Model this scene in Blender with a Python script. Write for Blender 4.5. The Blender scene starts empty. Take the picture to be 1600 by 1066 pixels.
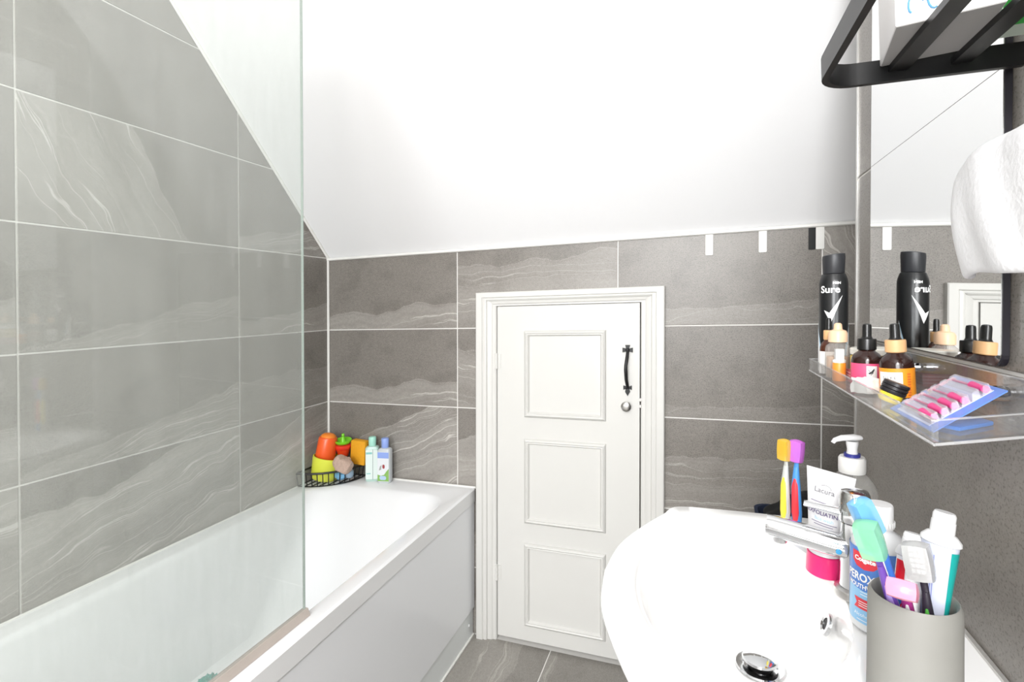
import bpy, bmesh, math, random
from mathutils import Vector, Matrix
random.seed(7)
S = bpy.context.scene
COL = S.collection
PI = math.pi

# ---------------------------------------------------------------- camera, light, exposure
CAM = Vector((1.4785, -1.7475, 1.2279))
yaw, pitch, roll = .3519, .0014, -.0275
fwd = Vector((-math.sin(yaw) * math.cos(pitch), math.cos(yaw) * math.cos(pitch), -math.sin(pitch)))
rgt0 = Vector((math.cos(yaw), math.sin(yaw), 0)); up0 = rgt0.cross(fwd)
rgt = math.cos(roll) * rgt0 + math.sin(roll) * up0
upv = -math.sin(roll) * rgt0 + math.cos(roll) * up0
cd = bpy.data.cameras.new('camera'); cam = bpy.data.objects.new('camera', cd); COL.objects.link(cam)
M = Matrix.Identity(4)
for i in range(3):
    M[i][0], M[i][1], M[i][2], M[i][3] = rgt[i], upv[i], -fwd[i], CAM[i]
cam.matrix_world = M
cd.sensor_width = 36; cd.lens = 796.13 / 1600 * 36
cd.shift_x = (800 - 792.75) / 1600; cd.shift_y = -(533 - 480.16) / 1600
cd.clip_start = .02
S.camera = cam

world = bpy.data.worlds.new('world'); S.world = world; world.use_nodes = True
world.node_tree.nodes['Background'].inputs[0].default_value = (.85, .93, 1, 1)
world.node_tree.nodes['Background'].inputs[1].default_value = 1.0

def area(name, loc, target, sx, sy, power, col=(1, 1, 1), shape='RECTANGLE'):
    l = bpy.data.lights.new(name, 'AREA'); l.energy = power; l.color = col
    l.shape = shape; l.size = sx
    if shape in ('RECTANGLE', 'ELLIPSE'): l.size_y = sy
    o = bpy.data.objects.new(name, l); COL.objects.link(o); o.location = loc
    o.rotation_euler = (Vector(target) - Vector(loc)).to_track_quat('-Z', 'Y').to_euler()
    return o
pl = bpy.data.lights.new('fill_light', 'POINT'); pl.energy = 29; pl.shadow_soft_size = .18; pl.color = (1, .99, .975)
plo = bpy.data.objects.new('fill_light', pl); COL.objects.link(plo); plo.location = (1.53, -2.50, 1.80)  # free-hanging fill lamp added behind the camera to brighten the bath panel
area('window_daylight', (1.15, -3.92, 1.60), (.95, 0, 1.2), 1.2, 1.3, 26, (.98, .99, 1))
S.view_settings.view_transform = 'Standard'; S.view_settings.look = 'None'
S.view_settings.exposure = 1.5; S.view_settings.gamma = 1.0
S.view_settings.use_curve_mapping = False
S.cycles.max_bounces = 16; S.cycles.transparent_max_bounces = 24; S.cycles.use_denoising = True

# ---------------------------------------------------------------- helpers
# Scene sheared to fit the skew of the image: its walls, tiles, door and bath all lean SHEAR metres per metre to the right.
SHEAR = .0288
def W(x, y, z): return Vector((x + SHEAR * z, y, z))
def hexc(h):
    h = h.lstrip('#'); v = [int(h[i:i + 2], 16) / 255 for i in (0, 2, 4)]
    return tuple(c / 12.92 if c <= .04045 else ((c + .055) / 1.055) ** 2.4 for c in v) + (1,)

SHEAR_THINGS = [False]     # while True, loose things get the same shear as the room
def obj(name, bm, mat, parent=None, loc=(0, 0, 0), lean=None, smooth=True, bevel=0):
    """link bm as ONE mesh object"""
    if bevel:
        es = [e for e in bm.edges if len(e.link_faces) == 2 and e.calc_face_angle(0) > .5]
        bmesh.ops.bevel(bm, geom=es, offset=bevel, segments=2, profile=.5, affect='EDGES')
    bmesh.ops.recalc_face_normals(bm, faces=bm.faces[:])
    if lean or (lean is None and SHEAR_THINGS[0]):
        for v in bm.verts: v.co.x += SHEAR * v.co.z
    me = bpy.data.meshes.new(name); bm.to_mesh(me); bm.free()
    me.materials.append(mat)
    if smooth:
        for p in me.polygons: p.use_smooth = True
        try: me.set_sharp_from_angle(angle=math.radians(38))
        except Exception: pass
    o = bpy.data.objects.new(name, me); COL.objects.link(o); o.location = loc
    if parent: o.parent = parent
    return o
def tag(o, label=None, cat=None, group=None, kind=None):
    if label: o['label'] = label
    if cat: o['category'] = cat
    if group: o['group'] = group
    if kind: o['kind'] = kind
    return o
def thing(name, label, cat, loc=(0, 0, 0), group=None):
    o = bpy.data.objects.new(name, None); COL.objects.link(o); o.location = loc
    o.empty_display_size = .05
    return tag(o, label, cat, group)
def struct(name, bm, mat, **k):
    o = obj(name, bm, mat, **k); o['kind'] = 'structure'; return o
def structe(name, loc=(0, 0, 0)):
    o = bpy.data.objects.new(name, None); COL.objects.link(o); o.location = loc; o['kind'] = 'structure'; return o

def B(): return bmesh.new()
def box(bm, x0, x1, y0, y1, z0, z1, mtx=None):
    vs = [bm.verts.new((x, y, z)) for x in (x0, x1) for y in (y0, y1) for z in (z0, z1)]
    for f in ((0, 1, 3, 2), (4, 6, 7, 5), (0, 4, 5, 1), (2, 3, 7, 6), (0, 2, 6, 4), (1, 5, 7, 3)):
        bm.faces.new([vs[i] for i in f])
    if mtx: bmesh.ops.transform(bm, matrix=mtx, verts=vs)
    return bm
def lathe(bm, prof, n=32, mtx=None, sx=1, sy=1, c=(0, 0)):
    """prof: list of (radius, z)"""
    rings = []; allv = []
    for r, z in prof:
        if r < 1e-6:
            v = bm.verts.new((c[0], c[1], z)); rings.append([v]); allv.append(v)
        else:
            ring = [bm.verts.new((c[0] + r * sx * math.cos(2 * PI * i / n), c[1] + r * sy * math.sin(2 * PI * i / n), z)) for i in range(n)]
            rings.append(ring); allv += ring
    for a, b in zip(rings, rings[1:]):
        if len(a) == 1 and len(b) == 1: continue
        for i in range(n):
            j = (i + 1) % n
            if len(a) == 1: bm.faces.new((a[0], b[j], b[i]))
            elif len(b) == 1: bm.faces.new((a[i], a[j], b[0]))
            else: bm.faces.new((a[i], a[j], b[j], b[i]))
    if mtx: bmesh.ops.transform(bm, matrix=mtx, verts=allv)
    return bm
def tube(bm, pts, rad, n=8, sx=1, sy=1, ref=None, closed=False, caps=True):
    """sweep of an ellipse (rad*sx, rad*sy) along pts; rad number or list"""
    pts = [Vector(p) for p in pts]; m = len(pts)
    rads = rad if isinstance(rad, (list, tuple)) else [rad] * m
    rings = []; prev = None
    for i, p in enumerate(pts):
        if closed: t = pts[(i + 1) % m] - pts[i - 1]
        else: t = pts[min(i + 1, m - 1)] - pts[max(i - 1, 0)]
        t.normalize()
        if ref is not None: a = Vector(ref) - t * t.dot(Vector(ref))
        elif prev is None:
            a = Vector((0, 0, 1)) if abs(t.z) < .9 else Vector((1, 0, 0)); a = a - t * a.dot(t)
        else: a = prev - t * prev.dot(t)
        a.normalize(); b = t.cross(a); prev = a
        rings.append([bm.verts.new(p + a * (rads[i] * sx * math.cos(2 * PI * k / n)) + b * (rads[i] * sy * math.sin(2 * PI * k / n))) for k in range(n)])
    prs = list(zip(rings, rings[1:])) + ([(rings[-1], rings[0])] if closed else [])
    for a, b in prs:
        for k in range(n): bm.faces.new((a[k], a[(k + 1) % n], b[(k + 1) % n], b[k]))
    if caps and not closed:
        bm.faces.new(rings[0][::-1]); bm.faces.new(rings[-1])
    return bm
def prism(bm, poly, d0, d1, axes='xzy'):
    """polygon in the first two axes extruded d0..d1 along the third"""
    ix = ['xyz'.index(c) for c in axes]
    def P(u, v, d):
        q = [0, 0, 0]; q[ix[0]] = u; q[ix[1]] = v; q[ix[2]] = d; return bm.verts.new(q)
    a = [P(u, v, d0) for u, v in poly]; b = [P(u, v, d1) for u, v in poly]
    bm.faces.new(a[::-1]); bm.faces.new(b)
    for i in range(len(poly)):
        j = (i + 1) % len(poly); bm.faces.new((a[i], a[j], b[j], b[i]))
    return bm
def rounded(x0, x1, y0, y1, r, n=6):
    out = []
    for cx, cy, a in ((x1 - r, y1 - r, 0), (x0 + r, y1 - r, 90), (x0 + r, y0 + r, 180), (x1 - r, y0 + r, 270)):
        for k in range(n + 1):
            t = math.radians(a + 90 * k / n); out.append((cx + r * math.cos(t), cy + r * math.sin(t)))
    return out
def flat(bm, poly, z=0):
    """polygon lying in local x/z (front towards -y), ready for wrap()"""
    bm.faces.new([bm.verts.new((u, -z, v)) for u, v in poly]); return bm
def slices(bm, step):
    xs = [v.co.x for v in bm.verts]
    if not xs: return bm
    x = math.ceil(min(xs) / step) * step
    while x < max(xs):
        bmesh.ops.bisect_plane(bm, geom=bm.verts[:] + bm.edges[:] + bm.faces[:], plane_co=(x, 0, 0), plane_no=(1, 0, 0))
        x += step
    return bm
def wrap(bm, r, ang, sx=1, sy=1):
    """bend flat x/z artwork around a cylinder of radius r; its centre faces angle ang"""
    slices(bm, r * .2)
    for v in bm.verts:
        a = ang + v.co.x / r; v.co.x, v.co.y = r * sx * math.cos(a), r * sy * math.sin(a)
    return bm
def text(bm, s, size, x=0, z=0, bold=0, sxx=1.0):
    """filled lettering in local x/z centred on (x, z)"""
    cu = bpy.data.curves.new('lettering', 'FONT'); cu.body = s; cu.size = size; cu.offset = bold
    cu.align_x = 'CENTER'; cu.align_y = 'CENTER'; cu.resolution_u = 3
    o = bpy.data.objects.new('lettering', cu); COL.objects.link(o)
    bpy.context.view_layer.update()
    me = bpy.data.meshes.new_from_object(o.evaluated_get(bpy.context.evaluated_depsgraph_get()))
    n0 = len(bm.verts); bm.from_mesh(me); bm.verts.ensure_lookup_table()
    for v in bm.verts[n0:]: v.co = Vector((x + v.co.x * sxx, 0, z + v.co.y))
    bpy.data.objects.remove(o); bpy.data.curves.remove(cu); bpy.data.meshes.remove(me)
    return bm
def place(bm, mtx): bmesh.ops.transform(bm, matrix=mtx, verts=bm.verts[:]); return bm
def frame(origin, z, y=None):
    """matrix whose z axis is z and whose -y axis faces towards y-hint"""
    z = Vector(z).normalized(); f = Vector(y) if y is not None else Vector((0, -1, 0))
    f = (f - z * f.dot(z)).normalized(); yy = -f; xx = yy.cross(z)
    m = Matrix.Identity(4)
    for i in range(3): m[i][0], m[i][1], m[i][2], m[i][3] = xx[i], yy[i], z[i], Vector(origin)[i]
    return m

# ---------------------------------------------------------------- materials
def nodes(name):
    m = bpy.data.materials.new(name); m.use_nodes = True; nt = m.node_tree
    return m, nt, nt.nodes['Principled BSDF']
def mat(name, col, rough=.5, metal=0, noise=0, nscale=60, bump=0, **k):
    m, nt, p = nodes(name); c = hexc(col) if isinstance(col, str) else tuple(col) + (1,)
    p.inputs['Base Color'].default_value = c; p.inputs['Roughness'].default_value = rough; p.inputs['Metallic'].default_value = metal
    for a, v in k.items():
        p.inputs[a.replace('_', ' ')].default_value = v
    if noise or bump:
        tc = nt.nodes.new('ShaderNodeTexCoord'); n = nt.nodes.new('ShaderNodeTexNoise')
        n.inputs['Scale'].default_value = nscale; n.inputs['Detail'].default_value = 4
        nt.links.new(tc.outputs['Object'], n.inputs['Vector'])
        if noise:
            r = nt.nodes.new('ShaderNodeMixRGB'); r.blend_type = 'MIX'
            r.inputs[1].default_value = tuple(x * (1 - noise) for x in c[:3]) + (1,)
            r.inputs[2].default_value = tuple(min(1, x * (1 + noise)) for x in c[:3]) + (1,)
            nt.links.new(n.outputs['Fac'], r.inputs[0]); nt.links.new(r.outputs[0], p.inputs['Base Color'])
        if bump:
            b = nt.nodes.new('ShaderNodeBump'); b.inputs['Strength'].default_value = bump; b.inputs['Distance'].default_value = .002
            nt.links.new(n.outputs['Fac'], b.inputs['Height']); nt.links.new(b.outputs[0], p.inputs['Normal'])
    return m
def clear(name, tint, haze=.08, hazecol=(.8, .8, .8), rough=.02, streak=False, ior=1.45):
    """thin clear sheet: see-through, fresnel gloss and a film of dirt"""
    m = bpy.data.materials.new(name); m.use_nodes = True; nt = m.node_tree; nt.nodes.clear()
    N = nt.nodes.new; L = nt.links.new
    out = N('ShaderNodeOutputMaterial'); tr = N('ShaderNodeBsdfTransparent'); tr.inputs[0].default_value = tuple(tint) + (1,)
    df = N('ShaderNodeBsdfDiffuse'); df.inputs[0].default_value = tuple(hazecol) + (1,)
    mx = N('ShaderNodeMixShader'); mx.inputs[0].default_value = haze
    if streak:
        tc = N('ShaderNodeTexCoord'); mp = N('ShaderNodeMapping'); mp.inputs['Scale'].default_value = (14, 14, 2.2)
        nz = N('ShaderNodeTexNoise'); nz.inputs['Scale'].default_value = 2; nz.inputs['Detail'].default_value = 8; nz.inputs['Roughness'].default_value = .75
        mr = N('ShaderNodeMapRange'); mr.inputs[1].default_value = .35; mr.inputs[2].default_value = .75
        mr.inputs[3].default_value = haze * .85; mr.inputs[4].default_value = haze * 1.25
        L(tc.outputs['Object'], mp.inputs[0]); L(mp.outputs[0], nz.inputs[0]); L(nz.outputs['Fac'], mr.inputs[0]); L(mr.outputs[0], mx.inputs[0])
    L(tr.outputs[0], mx.inputs[1]); L(df.outputs[0], mx.inputs[2])
    gl = N('ShaderNodeBsdfGlossy'); gl.inputs['Roughness'].default_value = rough
    fr = N('ShaderNodeFresnel'); ge = N('ShaderNodeNewGeometry'); io = N('ShaderNodeMapRange'); io.inputs[3].default_value = ior; io.inputs[4].default_value = 1 / ior
    L(ge.outputs['Backfacing'], io.inputs[0]); L(io.outputs[0], fr.inputs[0])
    m2 = N('ShaderNodeMixShader'); L(fr.outputs[0], m2.inputs[0]); L(mx.outputs[0], m2.inputs[1]); L(gl.outputs[0], m2.inputs[2])
    L(m2.outputs[0], out.inputs[0])
    return m
def stone(name, base, light, dark, along=False):
    """grey sandstone-print tile; object colour = (seed, vein strength, vein direction)"""
    m, nt, p = nodes(name); N = nt.nodes.new; L = nt.links.new
    def math_(op, a, b=None, c=None):
        n = N('ShaderNodeMath'); n.operation = op
        for i, v in enumerate((a, b, c)):
            if v is None: continue
            if isinstance(v, (int, float)): n.inputs[i].default_value = v
            else: L(v, n.inputs[i])
        return n.outputs[0]
    uv = N('ShaderNodeUVMap'); oi = N('ShaderNodeObjectInfo'); sp = N('ShaderNodeSeparateColor'); L(oi.outputs['Color'], sp.inputs[0])
    seed, vein, ang = sp.outputs
    rot = N('ShaderNodeVectorRotate'); rot.rotation_type = 'Z_AXIS'; rot.inputs['Center'].default_value = (.3, .15, 0) if not along else (.15, .3, 0); L(uv.outputs[0], rot.inputs['Vector'])
    L(math_('MULTIPLY', math_('SUBTRACT', ang, .5), PI), rot.inputs['Angle'])
    cb = N('ShaderNodeCombineXYZ'); L(math_('MULTIPLY', seed, 37.0), cb.inputs[0]); L(math_('MULTIPLY', seed, 91.0), cb.inputs[1])
    add = N('ShaderNodeVectorMath'); add.operation = 'ADD'; L(rot.outputs[0], add.inputs[0]); L(cb.outputs[0], add.inputs[1])
    P_ = add.outputs[0]
    def noise(vec, scale, detail=3, rough=.5):
        n = N('ShaderNodeTexNoise'); n.inputs['Scale'].default_value = scale; n.inputs['Detail'].default_value = detail; n.inputs['Roughness'].default_value = rough
        L(vec, n.inputs['Vector']); return n.outputs['Fac']
    s2 = N('ShaderNodeSeparateXYZ'); L(P_, s2.inputs[0])
    warp = noise(P_, 3.2, 3, .55)
    t = math_('ADD', s2.outputs[1], math_('MULTIPLY', math_('SUBTRACT', warp, .5), .16))
    c2 = N('ShaderNodeCombineXYZ'); L(math_('MULTIPLY', s2.outputs[0], .5), c2.inputs[0]); L(math_('MULTIPLY', t, 7.0), c2.inputs[1])
    band = noise(c2.outputs[0], 1.0, 2, .5)
    c3 = N('ShaderNodeCombineXYZ'); L(math_('MULTIPLY', s2.outputs[0], .35), c3.inputs[0]); L(math_('MULTIPLY', t, 17.0), c3.inputs[1])
    lines = noise(c3.outputs[0], 1.0, 3, .6)
    c4 = N('ShaderNodeCombineXYZ'); L(math_('MULTIPLY', s2.outputs[0], .6), c4.inputs[0]); L(math_('MULTIPLY', t, 75.0), c4.inputs[1])
    fine = noise(c4.outputs[0], 1.0, 2, .5)
    def rng(v, a, b, c=0.0, d=1.0):
        n = N('ShaderNodeMapRange'); n.interpolation_type = 'SMOOTHSTEP'
        for i, q in enumerate((a, b, c, d)): n.inputs[i + 1].default_value = q
        L(v, n.inputs[0]); return n.outputs[0]
    loc = N('ShaderNodeSeparateXYZ'); L(rot.outputs[0], loc.inputs[0])
    # the veined part of each print lies below a wavy line set by the object colour's alpha
    d_ = math_('SUBTRACT', math_('SUBTRACT', math_('ADD', loc.outputs[1], math_('MULTIPLY', math_('SUBTRACT', noise(P_, 4.5, 3, .55), .5), .10)), .15), math_('SUBTRACT', oi.outputs['Alpha'], .5))
    patch = rng(d_, .006, -.010)
    bandm = math_('MULTIPLY', rng(band, .30, .62, .35, 1.0), patch)
    border = rng(math_('ABSOLUTE', d_), .0045, 0.0)
    ridge = rng(math_('ABSOLUTE', math_('SUBTRACT', lines, .5)), .009, 0.0)
    edge = border
    lum = noise(P_, 70, 3, .8); speck = noise(P_, 300, 2, .7); med = noise(P_, 9, 4, .6); grain = noise(P_, 90, 3, .7)
    v = math_('MULTIPLY', vein, math_('ADD', math_('MULTIPLY', bandm, math_('ADD', .16, math_('MULTIPLY', fine, .50))), math_('ADD', math_('MULTIPLY', ridge, math_('MULTIPLY', bandm, 1.1)), math_('MULTIPLY', edge, .35))))
    col = N('ShaderNodeMixRGB'); col.inputs[1].default_value = base; col.inputs[2].default_value = light; L(v, col.inputs[0])
    dk = N('ShaderNodeMixRGB'); L(col.outputs[0], dk.inputs[1]); dk.inputs[2].default_value = dark
    dfac = math_('MULTIPLY', math_('SUBTRACT', 1.0, math_('MULTIPLY', bandm, vein)), math_('ADD', math_('MULTIPLY', rng(speck, .50, .68), .85), math_('MULTIPLY', rng(med, .45, .75), .35)))
    L(dfac, dk.inputs[0])
    gr = N('ShaderNodeMixRGB'); gr.blend_type = 'OVERLAY'; gr.inputs[0].default_value = .25; L(dk.outputs[0], gr.inputs[1]); L(grain, gr.inputs[2])
    L(gr.outputs[0], p.inputs['Base Color'])
    p.inputs['Roughness'].default_value = .38
    bp = N('ShaderNodeBump'); bp.inputs['Strength'].default_value = .12; bp.inputs['Distance'].default_value = .001
    L(grain, bp.inputs['Height']); L(bp.outputs[0], p.inputs['Normal'])
    return m

m_tile = stone('grey_stone_tile', hexc('#827d77'), hexc('#c2beb8'), hexc('#5a5550'))
m_floor = stone('grey_floor_tile', hexc('#8d8983'), hexc('#bbb7b0'), hexc('#6d6964'), True)
m_grout = mat('white_grout', '#e6e4e0', .9, noise=.06, nscale=40)
m_ceil = mat('white_ceiling_paint', '#eeeeef', .95)
m_gloss = mat('white_gloss_paint', '#d6d5d1', .35, noise=.015, nscale=12, bump=.06)
m_bath = mat('white_bath_acrylic', '#eeeff0', .18)
m_panel = mat('white_bath_panel', '#f1f3f6', .25)
m_plinth = mat('white_plinth', '#e8ecec', .35)
m_ceramic = mat('white_ceramic', '#f6f6f5', .08)
m_chrome = mat('chrome', (.70, .71, .72), .06, 1)
m_steel = mat('brushed_steel', (.55, .54, .52), .3, 1)
m_mirror = mat('mirror_silver', (.88, .89, .89), .012, 1)
m_black = mat('black_metal', '#0b0b0c', .42)
m_blackp = mat('black_plastic', '#121212', .3)
m_gapshade = mat('gap_shade', '#4a3a30', .9)
m_silic = mat('silicone', '#e9e8e4', .5)
m_seal = mat('beige_seal', '#b7ada5', .5, noise=.12, nscale=30)
m_white = mat('white_plastic', '#dadada', .3)
m_edge = mat('glass_edge', '#9fada6', .2)
m_glass = clear('screen_glass', (.95, .97, .96), .155, (.80, .83, .80), .01, True, 1.5)
m_acryl = clear('clear_acrylic', (.96, .96, .96), .05, (.85, .85, .85), .04)
m_acredge = clear('acrylic_edge', (.93, .93, .93), .32, (.92, .92, .92), .05)

# ---------------------------------------------------------------- room shell
SL = 1.035                      # slope of the attic ceiling
ZR = 1.45; ZT = 2.42            # eaves height, flat ceiling height
YT = -(ZT - ZR) / SL
XR, YE, YF, XA = 1.7325, -.62, -4.02, 2.15      # boxed-out right wall, its far end, wall behind the camera, alcove wall
T = .0022                        # tiles stand proud of the grout

bm = B(); box(bm, -.12, XA + .1, YF - .1, .2, -.1, -T); struct('floor', bm, m_grout, lean=True, smooth=False)
floor = COL.objects['floor']
bm = B(); prism(bm, [(YF - .1, -.1), (.2, -.1), (.2, ZR - .2 * SL + .0), (YT, ZT + .02), (YF - .1, ZT + .02)], -.12, 0, 'yzx')
wall_left = struct('wall_left', bm, m_grout, lean=True, smooth=False)
DX0, DX1, DZ1 = .735, 1.305, 1.245     # door opening
bm = B(); box(bm, 0, DX0, 0, .06, 0, ZR); box(bm, DX1, XA, 0, .06, 0, ZR); box(bm, DX0, DX1, 0, .06, DZ1, ZR)
wall_back = struct('wall_back', bm, m_grout, lean=True, smooth=False)
bm = B(); box(bm, XR, XA, YF, YE, 0, ZT); wall_right = struct('wall_right', bm, m_grout, lean=True, smooth=False)
bm = B(); box(bm, XA, XA + .08, YE, .06, 0, 2.2); struct('wall_alcove', bm, m_ceil, lean=True, smooth=False)
# wall behind the camera with its window
wx0, wx1, wz0, wz1 = .60, 1.70, 1.0, 2.2
bm = B(); box(bm, 0, wx0, YF - .1, YF, 0, ZT); box(bm, wx1, XA, YF - .1, YF, 0, ZT); box(bm, wx0, wx1, YF - .1, YF, 0, wz0); box(bm, wx0, wx1, YF - .1, YF, wz1, ZT)
struct('wall_front', bm, m_ceil, lean=True, smooth=False)
wn = structe('window_1', W(1.15, YF - .05, 1.60))
bm = B()
for a, b, c, d in ((-.55, .55, -.6, -.54), (-.55, .55, .54, .6), (-.55, -.49, -.54, .54), (.49, .55, -.54, .54), (-.03, .03, -.54, .54)): box(bm, a, b, -.03, .03, c, d)
obj('window_frame', bm, m_gloss, wn)
bm = B(); box(bm, -.5, .5, -.004, .004, -.55, .55); obj('pane', bm, clear('window_glass', (.97, .98, .98), .03), wn)
# ceiling: attic slope and the flat part above
bm = B()
prism(bm, [(.1, ZR - .1 * SL), (YT, ZT), (YF - .1, ZT), (YF - .1, ZT + .1), (YT, ZT + .1), (.1, ZR - .1 * SL + .14)], -.1, XA + .1, 'yzx')
struct('ceiling', bm, m_ceil, lean=True, smooth=False)

def clip(poly, a, b, c):
    """keep a*u + b*v <= c"""
    out = []
    for i in range(len(poly)):
        p, q = poly[i], poly[(i + 1) % len(poly)]
        fp, fq = a * p[0] + b * p[1] - c, a * q[0] + b * q[1] - c
        if fp <= 0: out.append(p)
        if fp * fq < 0:
            t = fp / (fp - fq); out.append((p[0] + t * (q[0] - p[0]), p[1] + t * (q[1] - p[1])))
    return out
tile_cache = {}
def tile(parent, poly, origin, axis, colour, mat_=None):
    """one tile: polygon (u, v) in metres from origin, standing T proud of the wall; axis says which way the wall faces"""
    key = (axis, tuple((round(u, 4), round(v, 4)) for u, v in poly), mat_ is None)
    if key not in tile_cache:
        bm = B(); n = len(poly); cu = sum(p[0] for p in poly) / n; cv = sum(p[1] for p in poly) / n
        def P(u, v, d):
            return {'x': (d, u, v), '-x': (-d, u, v), '-y': (u, -d, v), 'y': (u, d, v), 'z': (u, v, d - T)}[axis]
        uvl = bm.loops.layers.uv.new('UVMap')
        A = [bm.verts.new(P(u, v, 0)) for u, v in poly]; C = [bm.verts.new(P(u, v, T - .0006)) for u, v in poly]
        ins = [(u + (.0005 if u < cu else -.0012), v + (.0012 if v < cv else -.0012)) for u, v in poly]
        D = [bm.verts.new(P(u, v, T)) for u, v in ins]
        um = {}
        for vs, pp in ((A, poly), (C, poly), (D, ins)):
            for vv, q in zip(vs, pp): um[vv] = q
        bm.faces.new(D)
        for i in range(n):
            j = (i + 1) % n
            bm.faces.new((A[i], A[j], C[j], C[i])); bm.faces.new((C[i], C[j], D[j], D[i]))
        for f in bm.faces:
            for l in f.loops: l[uvl].uv = um[l.vert]
        bmesh.ops.recalc_face_normals(bm, faces=bm.faces[:])
        for v in bm.verts: v.co.x += SHEAR * v.co.z
        me = bpy.data.meshes.new('tile'); bm.to_mesh(me); bm.free(); me.materials.append(mat_ or m_tile)
        tile_cache[key] = me
    o = bpy.data.objects.new('tile', tile_cache[key]); COL.objects.link(o); o.location = W(*origin); o.parent = parent
    o.color = tuple(colour)
    return o
G = .0021
rect = lambda w, h: [(G, G), (w - G, G), (w - G, h - G), (G, h - G)]
rows = [(-.05 + .3 * k, .25 + .3 * k) for k in range(9)]
# vein patterns per row: (strength, direction 0..1 where .5 is level)
# left wall
ycols = [(-.446, 0)] + [(-.446 - .6 * (i + 1), -.446 - .6 * i) for i in range(5)] + [(YF, -3.446)]
for ri, (z0, z1) in enumerate(rows):
    for ci, (y0, y1) in enumerate(ycols):
        zz0, zz1 = max(z0, 0), min(z1, ZT)
        if zz1 - zz0 < .02 or (ri < 1 and False): continue
        poly = rect(y1 - y0, zz1 - zz0)
        # below the sloping ceiling: zz0 + v <= ZR - SL*(y0+u)
        poly = clip(poly, SL, 1, ZR - SL * y0 - zz0 - .003)
        if len(poly) < 3: continue
        vs, th, c = {5: (.85, -1.05, .03), 4: (.6, .2, -.08), 3: (.6, .2, -.07), 2: (1.0, .22, .11)}.get(ri, (.3, .3, -.25))
        if ci == 0: vs, th, c = {4: (.7, .12, -.06), 3: (.6, .02, .0), 2: (1.0, .25, .12), 5: (.6, .2, -.05)}.get(ri, (.3, .3, -.25))
        tile(wall_left, poly, (0, y0, zz0), 'x', (.13 * ri + .071 * ci + .05, vs, .5 - th / PI, .5 + c))
# back wall
xcols = [(0, .6), (.6, 1.2), (1.2, 1.8), (1.8, XA)]
for ri, (z0, z1) in enumerate(rows[:5]):
    for ci, (x0, x1) in enumerate(xcols):
        zz0 = max(z0, 0); w, h = x1 - x0, z1 - zz0; polys = [rect(w, h)]
        fx0, fx1, fz = .70, 1.34, 1.268            # cut round the door frame
        if x0 < fx1 and x1 > fx0 and zz0 < fz:
            polys = []
            if x0 < fx0 and z1 <= fz: polys = [rect(fx0 - x0, h)]
            elif x1 > fx1 and z1 <= fz:
                q = rect(x1 - fx1, h); polys = [[(u + fx1 - x0, v) for u, v in q]]
            elif z1 > fz:
                a, b = fz - zz0, 0
                if x0 < fx0: polys = [[(G, G), (fx0 - x0, G), (fx0 - x0, a), (w - G, a), (w - G, h - G), (G, h - G)]]
                else: polys = [[(fx1 - x0, G), (w - G, G), (w - G, h - G), (G, h - G), (G, a), (fx1 - x0, a)]]
        vs, th, c = {(4, 0): (.65, .10, -.075), (3, 0): (.65, .10, -.075), (2, 0): (1.0, .42, .055), (4, 1): (.6, .05, .09), (3, 1): (.6, -.15, .03), (2, 1): (.9, .25, .1),
                     (4, 2): (.55, .06, -.09), (3, 2): (.4, .05, -.11), (2, 2): (.55, .03, .02), (4, 3): (.8, -1.0, .04), (3, 3): (.6, -.3, .0)}.get((ri, ci), (.5, .15, .0))
        sd = {4: .31, 3: .31, 2: .47}.get(ri, .2) + .11 * ci
        for q in polys: tile(wall_back, q, (x0, 0, zz0), '-y', (sd, vs, .5 - th / PI, .5 + c))
# boxed right wall: long face (towards -x) and its narrow far end (towards +y)
for ri, (z0, z1) in enumerate(rows):
    zz0, zz1 = max(z0, 0), min(z1, ZT)
    if zz1 - zz0 < .02: continue
    for ci, y1 in enumerate([YE - .6 * i for i in range(6)]):
        y0 = max(y1 - .6, YF)
        poly = clip(rect(y1 - y0, zz1 - zz0), SL, 1, ZR - SL * y0 - zz0 - .003)
        if len(poly) > 2: tile(wall_right, poly, (XR, y0, zz0), '-x', (.17 * ri + .05 * ci + .4, .3, .47, .36))
    top = min(zz1, ZR - SL * YE - .01)
    if top - zz0 > .03: tile(wall_right, rect(XA - XR, top - zz0), (XR, YE, zz0), 'y', (.19 * ri + .03, .3, .5, .4))
# floor tiles
k = 0
for i, x0 in enumerate([.067 + .3 * j for j in range(2, 7)]):
    for j in range(8):
        y1 = -.6 * j + (.0 if i % 2 else .3); y0 = y1 - .6
        y0c, y1c = max(y0, YF), min(y1, -.004)
        if y1c - y0c < .05: continue
        tile(floor, rect(min(.3, XA - x0), y1c - y0c), (x0, y0c, 0), 'z', (.21 * i + .13 * j + .02, .6, 1.0, .65 + (.05, -.12, .10)[i % 3]), m_floor); k += 1

# beads of white filler where tile meets ceiling, and tile-edge trims
bm = B(); tube(bm, [(0, -.006, ZR - .006), (XA, -.006, ZR - .006)], .006, 6); struct('trim_1', bm, m_silic, lean=True)
bm = B(); tube(bm, [(.006, -.003, ZR - .003), (.006, YT, ZT - .004)], .006, 6); struct('trim_2', bm, m_silic, lean=True)
bm = B(); box(bm, XR - T - .002, XR + .004, YE - .003, YE + T + .002, 0, ZR - SL * YE - .01); struct('trim_3', bm, m_steel, lean=True)
bm = B(); tube(bm, [(.006, -.006, .545), (.006, -.006, ZR)], .005, 6); struct('trim_4', bm, m_silic, lean=True)

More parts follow.
